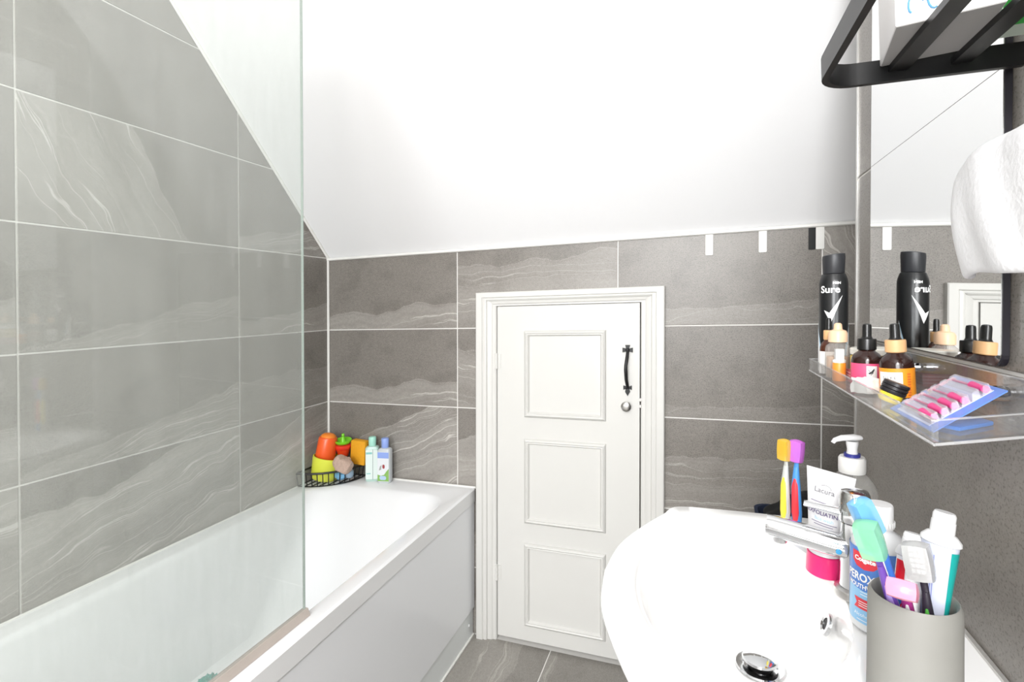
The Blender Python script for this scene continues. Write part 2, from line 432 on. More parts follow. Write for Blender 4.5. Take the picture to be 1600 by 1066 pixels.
# ---------------------------------------------------------------- cupboard door and its frame
def profile_bar(bm, prof, a, b, across, out=Vector((0, -1, 0)), mitre=(0, 0)):
    """prof (s across, d outwards) swept from a to b; mitre = shift of the ends per unit of s"""
    a, b = Vector(a), Vector(b); t = (b - a).normalized(); ac = Vector(across)
    R0 = [bm.verts.new(a + ac * s + out * d + t * (s * mitre[0])) for s, d in prof]
    R1 = [bm.verts.new(b + ac * s + out * d - t * (s * mitre[1])) for s, d in prof]
    n = len(prof)
    for i in range(n):
        j = (i + 1) % n; bm.faces.new((R0[i], R0[j], R1[j], R1[i]))
    bm.faces.new(R0[::-1]); bm.faces.new(R1)
arch = [(0, 0), (0, .024), (.003, .027), (.024, .027), (.028, .022), (.034, .024), (.040, .022), (.043, .016), (.058, .014), (.062, .010), (.072, .010), (.076, .006), (.076, -.03), (.0, -.03)]
cap_ = [(0, 0), (0, .024), (.003, .027), (.018, .027), (.021, .022), (.026, .024), (.030, .022), (.033, .016), (.042, .014), (.045, .010), (.05, .010), (.052, .006), (.052, -.03), (0, -.03)]
FX0, FX1, FZ = .686, 1.353, 1.281
bm = B(); profile_bar(bm, arch, (FX0, 0, 0), (FX0, 0, FZ), (1, 0, 0), mitre=(0, .68)); struct('trim_5', bm, m_gloss, lean=True)
bm = B(); profile_bar(bm, [(s, d) for s, d in arch], (FX1, 0, 0), (FX1, 0, FZ), (-1, 0, 0), mitre=(0, .68)); struct('trim_6', bm, m_gloss, lean=True)
bm = B(); profile_bar(bm, cap_, (FX0, 0, FZ), (FX1, 0, FZ), (0, 0, -1), mitre=(1.46, 1.46)); struct('trim_7', bm, m_gloss, lean=True)
bm = B(); box(bm, DX0, DX1, .03, .05, 0, DZ1); struct('gap_shade_plate', bm, m_gapshade, lean=True)  # brown back plate, coloured dark to stand in for the shade inside the cupboard
bm = B(); box(bm, .700, DX0, -.002, .03, 0, DZ1)
door = structe('door_1', W(.765, 0, .017))
LW, LH = .508, 1.211
def leafobj(name, bm, m, **k): return obj(name, bm, m, door, lean=True, **k)
bm.free(); bm = B(); box(bm, 0, LW, -.006, .028, 0, LH); leaf = leafobj('door_leaf', bm, m_gloss, bevel=.0015)
mp = [(0, 0), (0, .003), (.003, .008), (.008, .011), (.012, .008), (.015, .009), (.018, .004), (.02, .0)]
for z0, z1 in ((.811, 1.122), (.428, .733), (.056, .355)):
    x0, x1 = .104, .397; bm = B(); o = -.006
    profile_bar(bm, mp, (x0, o, z0), (x0, o, z1), (1, 0, 0), mitre=(1, 1)); profile_bar(bm, mp, (x1, o, z0), (x1, o, z1), (-1, 0, 0), mitre=(1, 1))
    profile_bar(bm, mp, (x0, o, z0), (x1, o, z0), (0, 0, 1), mitre=(1, 1)); profile_bar(bm, mp, (x0, o, z1), (x1, o, z1), (0, 0, -1), mitre=(1, 1))
    leafobj('panel_moulding', bm, m_gloss)
for z in (1.012, .233):
    bm = B(); tube(bm, [(-.003, -.011, z - .028), (-.003, -.011, z + .028)], .0055, 8)
    for q in (-.026, -.009, .009, .026): tube(bm, [(-.003, -.011, z + q - .0015), (-.003, -.011, z + q + .0015)], .0068, 8)
    box(bm, -.003, .014, -.0085, -.006, z - .026, z + .026); leafobj('hinge', bm, m_gloss)
# black pull handle with cross-shaped top and pointed bottom
hx = .469; bm = B()
ht, hb = 1.054, .928
tube(bm, [(hx + .001, -.012, ht), (hx, -.024, ht - .022), (hx - .003, -.033, ht - .05), (hx - .003, -.034, (ht + hb) / 2), (hx - .002, -.03, hb + .03), (hx + .001, -.014, hb)], [.005, .0055, .0055, .006, .0055, .005], 10)
hd = leafobj('pull_handle', bm, m_black)
def petal(bm, cx, cz, ang, ln, w0, w1):
    c, s = math.cos(ang), math.sin(ang)
    q = [(0, -w0), (ln, -w1), (ln, w1), (0, w0)]
    prism(bm, [(cx + u * c - v * s, cz + u * s + v * c) for u, v in q], -.011, -.006, 'xzy')
bm = B()
for a in (0, PI / 2, PI): petal(bm, hx, ht, a, .017, .004, .008)
petal(bm, hx, ht, -PI / 2, .012, .004, .004); lathe(bm, [(.007, .006), (.007, .012), (.004, .014), (0, .014)], 14, Matrix.Translation((hx, 0, ht)) @ Matrix.Rotation(PI / 2, 4, 'X'))
h2 = obj('cross_plate', bm, m_black, hd, smooth=False)
for v in h2.data.vertices: v.co.x += SHEAR * v.co.z
bm = B()
for a in (0, PI): petal(bm, hx, hb, a, .014, .003, .007)
prism(bm, [(hx - .005, hb), (hx - .008, hb - .014), (hx, hb - .028), (hx + .008, hb - .014), (hx + .005, hb)], -.011, -.006, 'xzy')
h3 = obj('arrow_plate', bm, m_black, hd, smooth=False)
for v in h3.data.vertices: v.co.x += SHEAR * v.co.z
bm = B(); lathe(bm, [(.008, .006), (.007, .014), (.012, .018), (.0165, .023), (.0165, .027), (.013, .030), (.005, .031), (0, .031)], 28, Matrix.Translation((.466, 0, .867)) @ Matrix.Rotation(PI / 2, 4, 'X'))
leafobj('round_knob', bm, m_steel)
bm = B(); box(bm, LW - .002, LW + .006, -.010, .004, .862, .872); box(bm, LW - .002, LW + .008, -.012, .004, .884, .894); leafobj('latch', bm, m_steel, bevel=.001)

# ---------------------------------------------------------------- bath
RZ = .555
bath = thing('bathtub', 'white fitted bathtub with flat side panel along the left wall', 'bathtub', W(0, 0, 0))
def ringpts(x0, x1, y0, y1, r, n=8): return rounded(x0, x1, y0, y1, r, n)
bm = B(); NB = 8
by0 = -1.70
sections = [  # (x0,x1,y0,y1,r,z)
    (.004, .676, by0, -.008, .004, .503), (.004, .676, by0, -.008, .004, RZ - .006), (.008, .670, by0 + .004, -.012, .004, RZ),
    (.062, .632, by0 + .10, -.112, .10, RZ), (.070, .624, by0 + .108, -.121, .10, RZ - .005), (.078, .617, by0 + .115, -.135, .10, RZ - .02),
    (.10, .60, by0 + .14, -.24, .11, .40), (.12, .58, by0 + .17, -.36, .12, .28), (.14, .56, by0 + .20, -.43, .12, .215), (.18, .52, by0 + .25, -.50, .10, .19), (.30, .40, by0 + .5, -.8, .04, .185)]
rings = []
for x0, x1, y0, y1, r, z in sections: rings.append([bm.verts.new((x, y, z)) for x, y in ringpts(x0, x1, y0, y1, r, NB)])
for a, b in zip(rings, rings[1:]):
    n = len(a)
    for i in range(n): bm.faces.new((a[i], a[(i + 1) % n], b[(i + 1) % n], b[i]))
bm.faces.new(rings[-1])
tub = obj('tub', bm, m_bath, bath, lean=True)
for p in tub.data.polygons: p.use_smooth = True
bm = B(); box(bm, .645, .672, by0, -.008, .105, .502); obj('side_panel', bm, m_panel, bath, lean=True, bevel=.001)
bm = B(); box(bm, .640, .666, by0, -.008, 0, .104); obj('plinth', bm, m_plinth, bath, lean=True, bevel=.001)
bm = B(); lathe(bm, [(.005, 0), (.005, .003), (.003, .0045), (0, .0045)], 14, Matrix.Translation((.666, -.045, .055)) @ Matrix.Rotation(PI / 2, 4, 'Y')); obj('screw_cap', bm, m_white, bath, lean=True)
bm = B(); tube(bm, [(.669, by0, .003), (.669, -.01, .003)], .004, 6); struct('trim_9', bm, m_silic, lean=True)
bm = B(); tube(bm, [(.004, -.012, RZ + .001), (.68, -.012, RZ + .001)], .004, 6); tube(bm, [(.011, by0, RZ + .001), (.011, -.01, RZ + .001)], .004, 6); struct('trim_10', bm, m_silic, lean=True)
# glass screen
scr = thing('shower_screen', 'frameless clear glass screen standing on the bath edge', 'shower screen', W(.634, -.85, RZ))
GX = .634
def gobj(name, bm, m, **k):
    for v in bm.verts: v.co = Vector((v.co.x - GX + SHEAR * (v.co.z - RZ), v.co.y + .85, v.co.z - RZ))
    return obj(name, bm, m, scr, **k)
bm = B(); prism(bm, [(-1.69, RZ + .012), (-.8515, RZ + .012), (-.8515, 1.915), (-1.69, 1.915)], GX - .003, GX + .003, 'yzx'); gobj('glass_pane', bm, m_glass, smooth=False)
bm = B(); box(bm, GX - .003, GX + .003, -.8514, -.850, RZ + .012, 1.915); gobj('polished_edge', bm, m_edge, smooth=False)
bm = B(); prism(bm, [(GX - .009, RZ + .0005), (GX + .012, RZ + .0005), (GX + .011, RZ + .004), (GX + .006, RZ + .016), (GX - .006, RZ + .016)], -1.69, -.845, 'xzy'); gobj('seal_strip', bm, m_seal)

# teal bath puff on the floor of the tub
bm = B(); bmesh.ops.create_icosphere(bm, subdivisions=4, radius=.036)
for v in bm.verts:
    n = v.co.normalized(); v.co = n * (.036 + .007 * math.sin(19 * n.x + 5 * n.z) * math.sin(17 * n.y - 4 * n.x) + random.uniform(-.003, .003)); v.co.z *= .8
o = obj('bath_puff', bm, mat('teal_mesh', '#3f9a8c', .8, noise=.3, nscale=120), loc=W(.222, -.752, .2245)); tag(o, 'teal mesh bath puff in the tub behind the glass', 'bath puff')

SHEAR_THINGS[0] = True
# ---------------------------------------------------------------- corner basket and bath toys
cb = thing('wire_basket', 'black wire corner basket on the bath edge holding bath toys', 'basket', W(0, 0, RZ + .002))
R = .203; zt = .054; o0 = .016
def arc(r, n=14): return [(o0 + (r - o0) * math.cos(t), -o0 - (r - o0) * math.sin(t)) for t in [PI / 2 * i / n for i in range(n + 1)]]
bm = B(); pts = [(x, y, zt) for x, y in arc(R)]
tube(bm, pts, .0042, 8); tube(bm, [(o0, -R, zt), (o0, -o0, zt), (R, -o0, zt)], .0036, 8); obj('top_rail', bm, m_black, cb)
bm = B(); tube(bm, [(x, y, .003) for x, y in arc(R - .008)], .0024, 6); tube(bm, [(o0, -R + .008, .003), (o0, -o0, .003), (R - .008, -o0, .003)], .0024, 6); obj('bottom_rail', bm, m_black, cb)
A1, A2 = arc(R, 14), arc(R - .008, 14)
for i in range(0, 15):
    bm = B(); tube(bm, [(A1[i][0], A1[i][1], zt), (A2[i][0], A2[i][1], .003)], .0021, 5); obj('wire', bm, m_black, cb)
for i in range(1, 7):
    s = o0 + (R - o0) * i / 7; e = -o0 - math.sqrt(max(0, (R - o0 - .008) ** 2 - (s - o0) ** 2))
    bm = B(); tube(bm, [(s, -o0, .003), (s, e, .003)], .0021, 5); obj('wire', bm, m_black, cb)

def tilted(loc, tilt_x, tilt_y): return Matrix.Rotation(tilt_y, 4, 'Y') @ Matrix.Rotation(tilt_x, 4, 'X')
m_yel = mat('yellow_toy', '#dbe04a', .35); m_ora = mat('orange_toy', '#f4622a', .3); m_ora2 = mat('light_orange_toy', '#f58a2e', .35)
def lip_cup(r0, r1, h): # upside-down stacking cup: closed rounded top, open rimmed base
    return [(r0 - .003, .002), (r0, 0), (r0, .008), (r0 - .003, .010), (r1, h - .012), (r1 - .003, h - .004), (r1 - .012, h), (0, h + .002)]
bm = B(); lathe(bm, [(0, 0), (.044, 0), (.049, .004), (.051, .010), (.0585, .078), (.0585, .088), (.055, .089), (.050, .02), (0, .02)], 36, tilted(0, -.12, .17))
o = obj('stacking_cup', bm, m_yel, loc=W(.068, -.112, RZ + .012)); tag(o, 'large yellow stacking cup tilted in the wire basket', 'toy cup', 'stacking cups in the bath basket')
oc = thing('stacking_cup', 'orange stacking cup resting in the yellow cup', 'toy cup', W(.066, -.099, RZ + .103), 'stacking cups in the bath basket')
bm = B(); lathe(bm, [(0, -.05), (.033, -.05), (.0385, .0), (.0365, .064), (.034, .070), (.028, .072)], 36, tilted(0, -.10, .13)); obj('cup_wall', bm, m_ora, oc)
bm = B(); lathe(bm, [(.030, .071), (.028, .077), (.020, .083), (.01, .086), (0, .086)], 36, tilted(0, -.10, .13)); obj('domed_end', bm, m_ora2, oc)
# spinning top: green saucer with knob over red ring and bowl
m_grn = mat('lime_toy', '#7fd62b', .3); m_red = mat('red_toy', '#ee3b2c', .3); m_red2 = mat('orange_red_toy', '#fb4f22', .3)
tp = thing('toy_boat_bowl', 'toy bowl with lime green lid and knob above the pumice', 'toy', W(.118, -.055, RZ + .088))
mt = tilted(0, .10, .06)
bm = B(); lathe(bm, [(0, 0), (.016, 0), (.021, .008), (.027, .03), (.031, .036), (.027, .037)], 32, mt); obj('bowl', bm, m_red2, tp)
bm = B(); lathe(bm, [(.024, .036), (.031, .037), (.0335, .042), (.033, .05), (.027, .053), (.02, .053)], 32, mt); obj('ring', bm, m_red, tp)
bm = B(); lathe(bm, [(.02, .054), (.027, .056), (.0335, .064), (.034, .069), (.031, .070), (.025, .064), (.012, .062), (.009, .066), (.008, .078), (.0055, .082), (.0055, .086), (.007, .089), (.005, .094), (0, .096)], 32, mt); obj('lid', bm, m_grn, tp)
# pumice
bm = B(); bmesh.ops.create_icosphere(bm, subdivisions=3, radius=1)
for v in bm.verts:
    n = v.co.copy(); q = [max(-.78, min(.78, c)) for c in n]; v.co = Vector((q[0] * .048, q[1] * .03, q[2] * .034 + .004 * math.sin(9 * n.x))) * (1 + random.uniform(-.02, .02))
place(bm, Matrix.Rotation(.35, 4, 'Y'))
o = obj('pumice_stone', bm, mat('pumice', '#bfa596', .95, noise=.25, nscale=140, bump=.8), loc=W(.168, -.122, RZ + .080)); tag(o, 'pinkish grey pumice stone at the front of the wire basket', 'pumice stone')
bm = B(); box(bm, -.034, .034, -.016, .016, -.048, .048, Matrix.Rotation(.06, 4, 'Y')); 
o = obj('bath_sponge', bm, mat('mustard_foam', '#eaa51c', .75, noise=.08, nscale=150, bump=.25), loc=W(.189, -.045, RZ + .108), bevel=.005); tag(o, 'mustard yellow block sponge behind the pumice by the bottles', 'sponge')
bm = B(); lathe(bm, [(0, -.018), (.012, -.016), (.02, -.006), (.02, .006), (.012, .016), (0, .018)], 24, sx=1.25)
o = obj('toy_boat', bm, mat('light_blue_toy', '#7db7e0', .35), loc=W(.146, -.108, RZ + .032)); tag(o, 'pale blue rounded toy below the pumice in the basket', 'toy')
bm = B(); lathe(bm, [(0, -.016), (.012, -.015), (.016, -.006), (.016, .008), (.010, .016), (0, .017)], 24)
o = obj('toy_boat', bm, mat('grey_blue_toy', '#8ea4b8', .4), loc=W(.180, -.098, RZ + .038)); tag(o, 'small grey blue toy at the right end of the basket', 'toy')

# bottles on the bath edge
def flat_bottle(name, label, loc, yawr, body_m, cap_m, w, d, h, caph, art):
    t = thing(name, label, 'bottle', loc, 'wash bottles on the bath edge')
    Rz = Matrix.Rotation(yawr, 4, 'Z')
    def rp(w, d, r, z): return [(x, y, z) for x, y in rounded(-w, w, -d, d, r, 5)]
    bm = B(); secs = [rp(w - .003, d - .003, d * .5, 0), rp(w, d, d * .55, .004), rp(w, d, d * .55, h - .008), rp(w * .85, d * .9, d * .6, h - .002), rp(w * .5, d * .62, d * .5, h + .001)]
    rr = [[bm.verts.new(p) for p in s] for s in secs]
    for a, b in zip(rr, rr[1:]):
        for i in range(len(a)): bm.faces.new((a[i], a[(i + 1) % len(a)], b[(i + 1) % len(a)], b[i]))
    bm.faces.new(rr[0][::-1]); bm.faces.new(rr[-1]); place(bm, Rz); obj('bottle_body', bm, body_m, t)
    bm = B(); lathe(bm, [(.0, h), (w * .5, h), (w * .56, h + .004), (w * .58, h + caph - .003), (w * .5, h + caph), (0, h + caph + .001)], 24, Rz, sy=.85); obj('flip_cap', bm, cap_m, t)
    for nm, pts, m_, zo in art:
        bm = B(); flat(bm, pts, d + .0006 + zo * .0004); place(bm, Rz); obj(nm, bm, m_, t, smooth=False)
    return t
m_mintb = mat('mint_bottle', '#bcd8cf', .25); m_mint = mat('mint_cap', '#a9e2d0', .35); m_mintw = mat('mint_label', '#e2eeea', .4); m_tealink = mat('teal_print', '#8fc9c4', .5); m_seam = mat('label_seam', '#6d7f7c', .5)
flat_bottle('shampoo_bottle', 'clear mint bottle with pale green cap beside the basket', W(.249, -.045, RZ), .42, m_mintb, m_mint, .026, .017, .137, .036, [
    ('back_label', rounded(-.023, .023, .01, .125, .004, 3), m_mintw, 0), ('label_seam', [(.004, .008), (.0055, .008), (.0055, .127), (.004, .127)], m_seam, 1),
    ('printed_band', [(-.022, .108), (.002, .108), (.002, .116), (-.022, .116)], m_tealink, 1), ('printed_band', [(-.02, .03), (-.004, .03), (-.004, .034), (-.02, .034)], m_tealink, 1)])
m_blb = mat('clear_lilac_bottle', '#c9cfd2', .2); m_blc = mat('periwinkle_cap', '#8fa7e6', .35)
flat_bottle('shampoo_bottle', 'bottle with periwinkle blue cap and garden picture label', W(.311, -.050, RZ), .12, m_blb, m_blc, .026, .017, .135, .038, [
    ('front_label', rounded(-.024, .024, .008, .122, .004, 3), mat('pale_label', '#e3e6ea', .4), 0),
    ('printed_band', [(-.0235, .098), (.0235, .098), (.0235, .121), (-.0235, .121)], m_blc, 1),
    ('printed_grass', [(-.0235, .009), (.0235, .009), (.0235, .058), (.014, .048), (.004, .034), (-.010, .03), (-.0235, .034)], mat('green_print', '#86b55b', .5), 1),
    ('printed_cloud', rounded(-.015, .013, .014, .03, .0075, 5), mat('cloud_print', '#b3cbe8', .5), 2),
    ('printed_flower', rounded(-.003, .007, .058, .074, .005, 5), mat('rose_print', '#a4464a', .5), 2),
    ('printed_figure', [(-.018, .05), (-.008, .054), (-.006, .072), (-.013, .066)], mat('grey_print', '#a3a5a3', .5), 2)])

SHEAR_THINGS[0] = False
# ---------------------------------------------------------------- adhesive strips on the back wall
m_tape = mat('white_adhesive', '#e8e7e3', .5)
def strip(xc, label, m_, w=.022):
    bm = B(); prism(bm, rounded(-w / 2, w / 2, 0, .074, .003, 3), -.0035, 0, 'xzy'); place(bm, Matrix.Identity(4))
    for v in bm.verts: v.co.x += SHEAR * v.co.z
    return tag(obj('adhesive_strip', bm, m_, loc=W(xc, -T, 1.373), smooth=False), label, 'adhesive strip', 'adhesive strips below the sloping ceiling')
strip(1.487, 'leftmost white adhesive strip on the tiles above the door', m_tape)
strip(1.640, 'single white adhesive strip midway between door and deodorant can', m_tape)
bs = strip(1.7725, 'black adhesive strip on the tiles above the deodorant can', m_blackp, .019)
strip(1.793, 'white adhesive strip touching the black strip above the deodorant', m_tape)

# ---------------------------------------------------------------- mirror on the right wall
MX = XR - T                                       # tile face
mi = thing('wall_mirror', 'frameless wall mirror with dark edge above the clear shelf', 'mirror', W(MX, -.92, 1.155))
def mobj(name, bm, m, **k):
    for v in bm.verts: v.co = Vector((v.co.x - MX + SHEAR * (v.co.z - 1.155), v.co.y + .92, v.co.z - 1.155))
    return obj(name, bm, m, mi, smooth=False, **k)
bm = B(); prism(bm, rounded(-1.118, -.722, 1.155, 1.95, .012, 5), MX - .006, MX - .0005, 'yzx'); mobj('backing', bm, mat('mirror_backing', '#1b1720', .5))
mz = 1.4465
low = [(-1.117, mz), (-.723, mz)] + [q for q in rounded(-1.117, -.723, 1.156, 1.40, .012, 5)[7:][::1] if q[1] < 1.3]
low = [(-.723, mz), (-1.117, mz)] + [(-1.117 + .012 - .012 * math.cos(t), 1.168 - .012 * math.sin(t)) for t in [PI / 2 * i / 5 for i in range(6)]] + [(-.735 + .012 * math.sin(t), 1.168 - .012 * math.cos(t)) for t in [PI / 2 * i / 5 for i in range(6)]]
bm = B(); prism(bm, low, MX - .0072, MX - .0062, 'yzx'); mobj('mirror_pane', bm, m_mirror)
bm = B(); box(bm, MX - .0072, MX - .0062, -1.117, -.723, mz + .0007, 1.949); mobj('mirror_pane', bm, m_mirror)

# ---------------------------------------------------------------- clear acrylic shelf
TZ = 1.0985; TX0, TX1 = 1.637, MX - .001
tray = thing('acrylic_shelf', 'clear acrylic tray shelf on the wall under the mirror', 'shelf', W(1.67, -1.0, TZ))
def tobj(name, bm, m, **k):
    for v in bm.verts: v.co = v.co - Vector((1.67, -1.0, TZ))
    return obj(name, bm, m, tray, smooth=False, **k)
outline = [(TX0, -.707), (TX0, -1.213), (TX1, -1.160), (TX1, -.707)]
bm = B(); prism(bm, outline, TZ, TZ + .003, 'xyz'); tobj('shelf_base', bm, m_acryl)
def lip(a, b, h, name='lip', lean_out=.0):
    (ax, ay), (bx, by) = a, b; d = Vector((bx - ax, by - ay)).normalized(); n = Vector((-d.y, d.x)) * .0028
    bm = B(); prism(bm, [(ax, ay), (bx, by), (bx + n.x, by + n.y), (ax + n.x, ay + n.y)], TZ + .003, TZ + h - .0012, 'xyz'); lo = tobj(name, bm, m_acryl)
    bm = B(); prism(bm, [(ax, ay), (bx, by), (bx + n.x, by + n.y), (ax + n.x, ay + n.y)], TZ + h - .0012, TZ + h, 'xyz'); e = obj('lip_edge', bm, m_acredge, lo, smooth=False)
    for v in e.data.vertices: v.co = v.co - Vector((1.67, -1.0, TZ))
lip(outline[0], outline[1], .022, 'front_lip'); lip(outline[1], outline[2], .022, 'end_lip'); lip((TX1, -1.160), (TX1, -.707), .050, 'back_lip'); lip(outline[3], outline[0], .022, 'end_lip')
bm = B(); tube(bm, [(TX0 - .0004, -.707, TZ + .0008), (TX0 - .0004, -1.213, TZ + .0008), (TX1, -1.1605, TZ + .0008)], .0013, 6); tobj('base_edge', bm, m_acredge)
for y in (-.929, -1.126):
    bm = B(); lathe(bm, [(0, 0), (.0045, 0), (.0055, .003), (.0055, .012), (.003, .016), (0, .017)], 16, Matrix.Translation((TX1 - .003, y, TZ + .0345)) @ Matrix.Rotation(-PI / 2, 4, 'Y')); tobj('chrome_screw', bm, m_chrome)
TF = TZ + .0032
def front_of(x, y, off=0):      # the printed fronts on the shelf are turned to face the camera, as baked angles
    return math.radians(-103 - max(0, -.80 - y) * 45) + off

SHEAR_THINGS[0] = True
# deodorant can
def cyl_art(parent, name, polys, r, ang, m_, off=.0004, sx=1, sy=1):
    bm = B()
    for q in polys: flat(bm, q)
    wrap(bm, r + off, ang, sx, sy); return obj(name, bm, m_, parent, smooth=False)
def cyl_text(parent, s, size, x, z, r, ang, m_, off=.0007, bold=0, sxx=1, name='lettering'):
    bm = B(); text(bm, s, size, x, z, bold, sxx)
    for v in bm.verts:
        a = ang + v.co.x / r; v.co.x, v.co.y = (r + off) * math.cos(a), (r + off) * math.sin(a)
    return obj(name, bm, m_, parent, smooth=False)
can = thing('deodorant_can', 'black deodorant spray can with white tick at the far end of the clear shelf', 'deodorant', W(1.667, -.735, TF))
rc = .0215; m_canb = mat('black_can', '#17181a', .28); m_ink = mat('white_print', '#f2f2f2', .5); m_ice = mat('ice_blue_print', '#a9c8dd', .4)
bm = B(); lathe(bm, [(0, 0), (rc - .002, 0), (rc, .002), (rc, .150), (rc - .001, .157), (rc - .004, .166), (rc - .006, .167), (0, .167)], 40); obj('can_body', bm, m_canb, can)
bm = B(); lathe(bm, [(.0156, .167), (.0161, .168), (.0170, .194), (.0164, .199), (.011, .2005), (0, .201)], 36)
for v in bm.verts:
    if v.co.z > .18: v.co.z += v.co.x * .10
obj('can_cap', bm, mat('charcoal_cap', '#2c2d31', .4), can)
ca = front_of(1.667, -.735, -.12)
cyl_text(can, 'Sure', .0162, -.0025, .1395, rc, ca, m_ink, bold=.0004); cyl_text(can, 'MEN', .0056, .0075, .1505, rc, ca, m_ink, bold=.0002)
cyl_art(can, 'printed_tick', [[(-.0115, .105), (-.0005, .084), (.0165, .130), (-.003, .1005)]], rc, ca, m_ink)
for s in (-1, 1):
    cyl_art(can, 'printed_wedge', [[(s * .034, .0), (s * .033, .088), (s * .026, .055), (s * .019, .0)]], rc, ca + .12, m_ink)
    cyl_art(can, 'printed_wedge', [[(s * .026, .055), (s * .033, .088), (s * .021, .046), (s * .012, .0), (s * .019, .0)]], rc, ca + .12, m_ice, .0007)

# dropper bottles
m_amber = mat('amber_glass', '#2b1511', .15); m_wood = mat('beech_collar', '#dcae7c', .5, noise=.06, nscale=60); m_peach = mat('peach_plastic', '#e9c3a1', .4)
def dropper(loc, label, r, hb, collar_m, bulb_m, lab_m, front, scale_c=1.0, body_m=m_amber, art=None, tilt=None):
    t = thing('dropper_bottle', label, 'dropper bottle', loc, 'dropper bottles on the clear shelf')
    mt = tilt or Matrix.Identity(4)
    bm = B(); lathe(bm, [(0, 0), (r - .002, 0), (r, .002), (r, hb * .70), (r * .97, hb * .78), (r * .82, hb * .88), (r * .55, hb * .95), (r * .5, hb), (0, hb)], 32, mt); obj('bottle_body', bm, body_m, t)
    bm = B(); c = r * .62 * scale_c; lathe(bm, [(c * .9, hb - .001), (c, hb), (c, hb + .013), (c * .96, hb + .0145), (c * .5, hb + .015)], 32, mt); obj('collar', bm, collar_m, t)
    bm = B(); b = r * .31; lathe(bm, [(b * 1.25, hb + .015), (b * 1.1, hb + .0165), (b, hb + .018), (b * .97, hb + .031), (b * .85, hb + .034), (b * .4, hb + .035), (0, hb + .035)], 24, mt); obj('rubber_bulb', bm, bulb_m, t)
    if lab_m:
        bm = B(); lathe(bm, [(r + .0003, .002), (r + .0003, hb * .66)], 40, mt); obj('wrap_label', bm, lab_m, t)
    for nm, polys, m_, off in (art or []):
        bm = B()
        for q in polys: flat(bm, q)
        wrap(bm, r + off, front); place(bm, mt); obj(nm, bm, m_, t, smooth=False)
    return t
m_pink = mat('rose_label', '#df4f78', .45); m_paper = mat('paper_label', '#efedeb', .55); m_orl = mat('amber_orange_label', '#ee9626', .45, noise=.18, nscale=70); m_inkd = mat('dark_print', '#3b3a3c', .6)
p_ = (1.666, -.92)
fa = front_of(*p_)
dropper(W(*p_, TF), 'rose pink labelled dropper bottle with black collar on the clear shelf', .018, .054, m_blackp, m_blackp, m_pink, fa, art=[
    ('paper_patch', [[(.001, .004), (.0135, .004), (.0135, .0325), (.001, .0325)]], m_paper, .0006),
    ('printed_bird', [[(0.0030, 0.0235), (0.0055, 0.0245), (0.0100, 0.0295), (0.0103, 0.0275), (0.0090, 0.0245), (0.0070, 0.0225), (0.0040, 0.0215)], [(0.0027, 0.0275), (0.0033, 0.0278), (0.0065, 0.0235), (0.0060, 0.0232)], [(0.0055, 0.0205), (0.0060, 0.0202), (0.0090, 0.0235), (0.0085, 0.0240)]], m_inkd, .0009)])
p_ = (1.682, -.985); fa = front_of(*p_)
db = dropper(W(*p_, TF), 'orange labelled dropper bottle with beech collar, nearest upright one on the clear shelf', .0178, .057, m_wood, m_blackp, m_orl, fa, tilt=Matrix.Rotation(-.05, 4, 'Y'), art=[
    ('paper_patch', [[(-.020, .003), (.007, .003), (.007, .033), (-.020, .033)]], m_paper, .0006)])
bm = B()
text(bm, 'S I L K E', .0040, -.0065, .026)
for v in bm.verts:
    a = fa + v.co.x / .0178; v.co.x, v.co.y = .0188 * math.cos(a), .0188 * math.sin(a)
place(bm, Matrix.Rotation(-.05, 4, 'Y')); obj('lettering', bm, m_inkd, db, smooth=False)
for k, (u0, u1, z) in enumerate(((-.0155, -.011, .0205), (-.0095, .001, .0205), (-.015, -.002, .0170), (-.014, -.003, .0140), (-.012, .002, .0095))):
    bm = B(); flat(bm, [(u0 + (u1 - u0) * q / 8, z - .0004) for q in range(9)] + [(u0 + (u1 - u0) * q / 8, z + .0006 + .0007 * (q % 2)) for q in range(8, -1, -1)]); wrap(bm, .0178 + .0010, fa); place(bm, Matrix.Rotation(-.05, 4, 'Y')); obj('fine_print', bm, m_inkd, db, smooth=False)
bm = B()
for i in range(9): flat(bm, [(.012, .004 + .0032 * i), (.016, .004 + .0032 * i), (.016, .006 + .0032 * i), (.012, .006 + .0032 * i)])
wrap(bm, .0184, fa); place(bm, Matrix.Rotation(-.05, 4, 'Y')); obj('side_print', bm, mat('rust_print', '#d9682c', .5), db, smooth=False)
p_ = (1.651, -.778); fa = front_of(*p_)
dropper(W(*p_, TF), 'narrow amber dropper bottle with white label in front of the deodorant can', .0125, .058, m_wood, m_blackp, m_paper, fa, .95, mat('brown_glass', '#4a2516', .2))
# clear nozzle bottle
p_ = (1.655, -.818); t = thing('nozzle_bottle', 'clear bottle with peach nozzle cap beside the amber dropper', 'bottle', W(*p_, TF))
bm = B(); lathe(bm, [(0, 0), (.0155, 0), (.017, .002), (.017, .044), (.016, .050), (.011, .055), (.010, .058), (0, .058)], 32); obj('bottle_body', bm, clear('clear_bottle', (.90, .88, .86), .16, (.9, .86, .82), .05), t)
bm = B(); lathe(bm, [(0, .001), (.0152, .001), (.0152, .034), (0, .034)], 28); obj('liquid', bm, mat('pale_serum', '#c9ab92', .3), t)
bm = B(); lathe(bm, [(.0115, .056), (.0130, .0565), (.0130, .070), (.011, .074), (.006, .076), (.0053, .084), (.0033, .086), (0, .086)], 28); obj('nozzle_cap', bm, m_peach, t)
p_ = (1.6497, -.850); t = thing('small_bottle', 'tiny orange bottle with square white cap at the shelf front', 'bottle', W(*p_, TF))
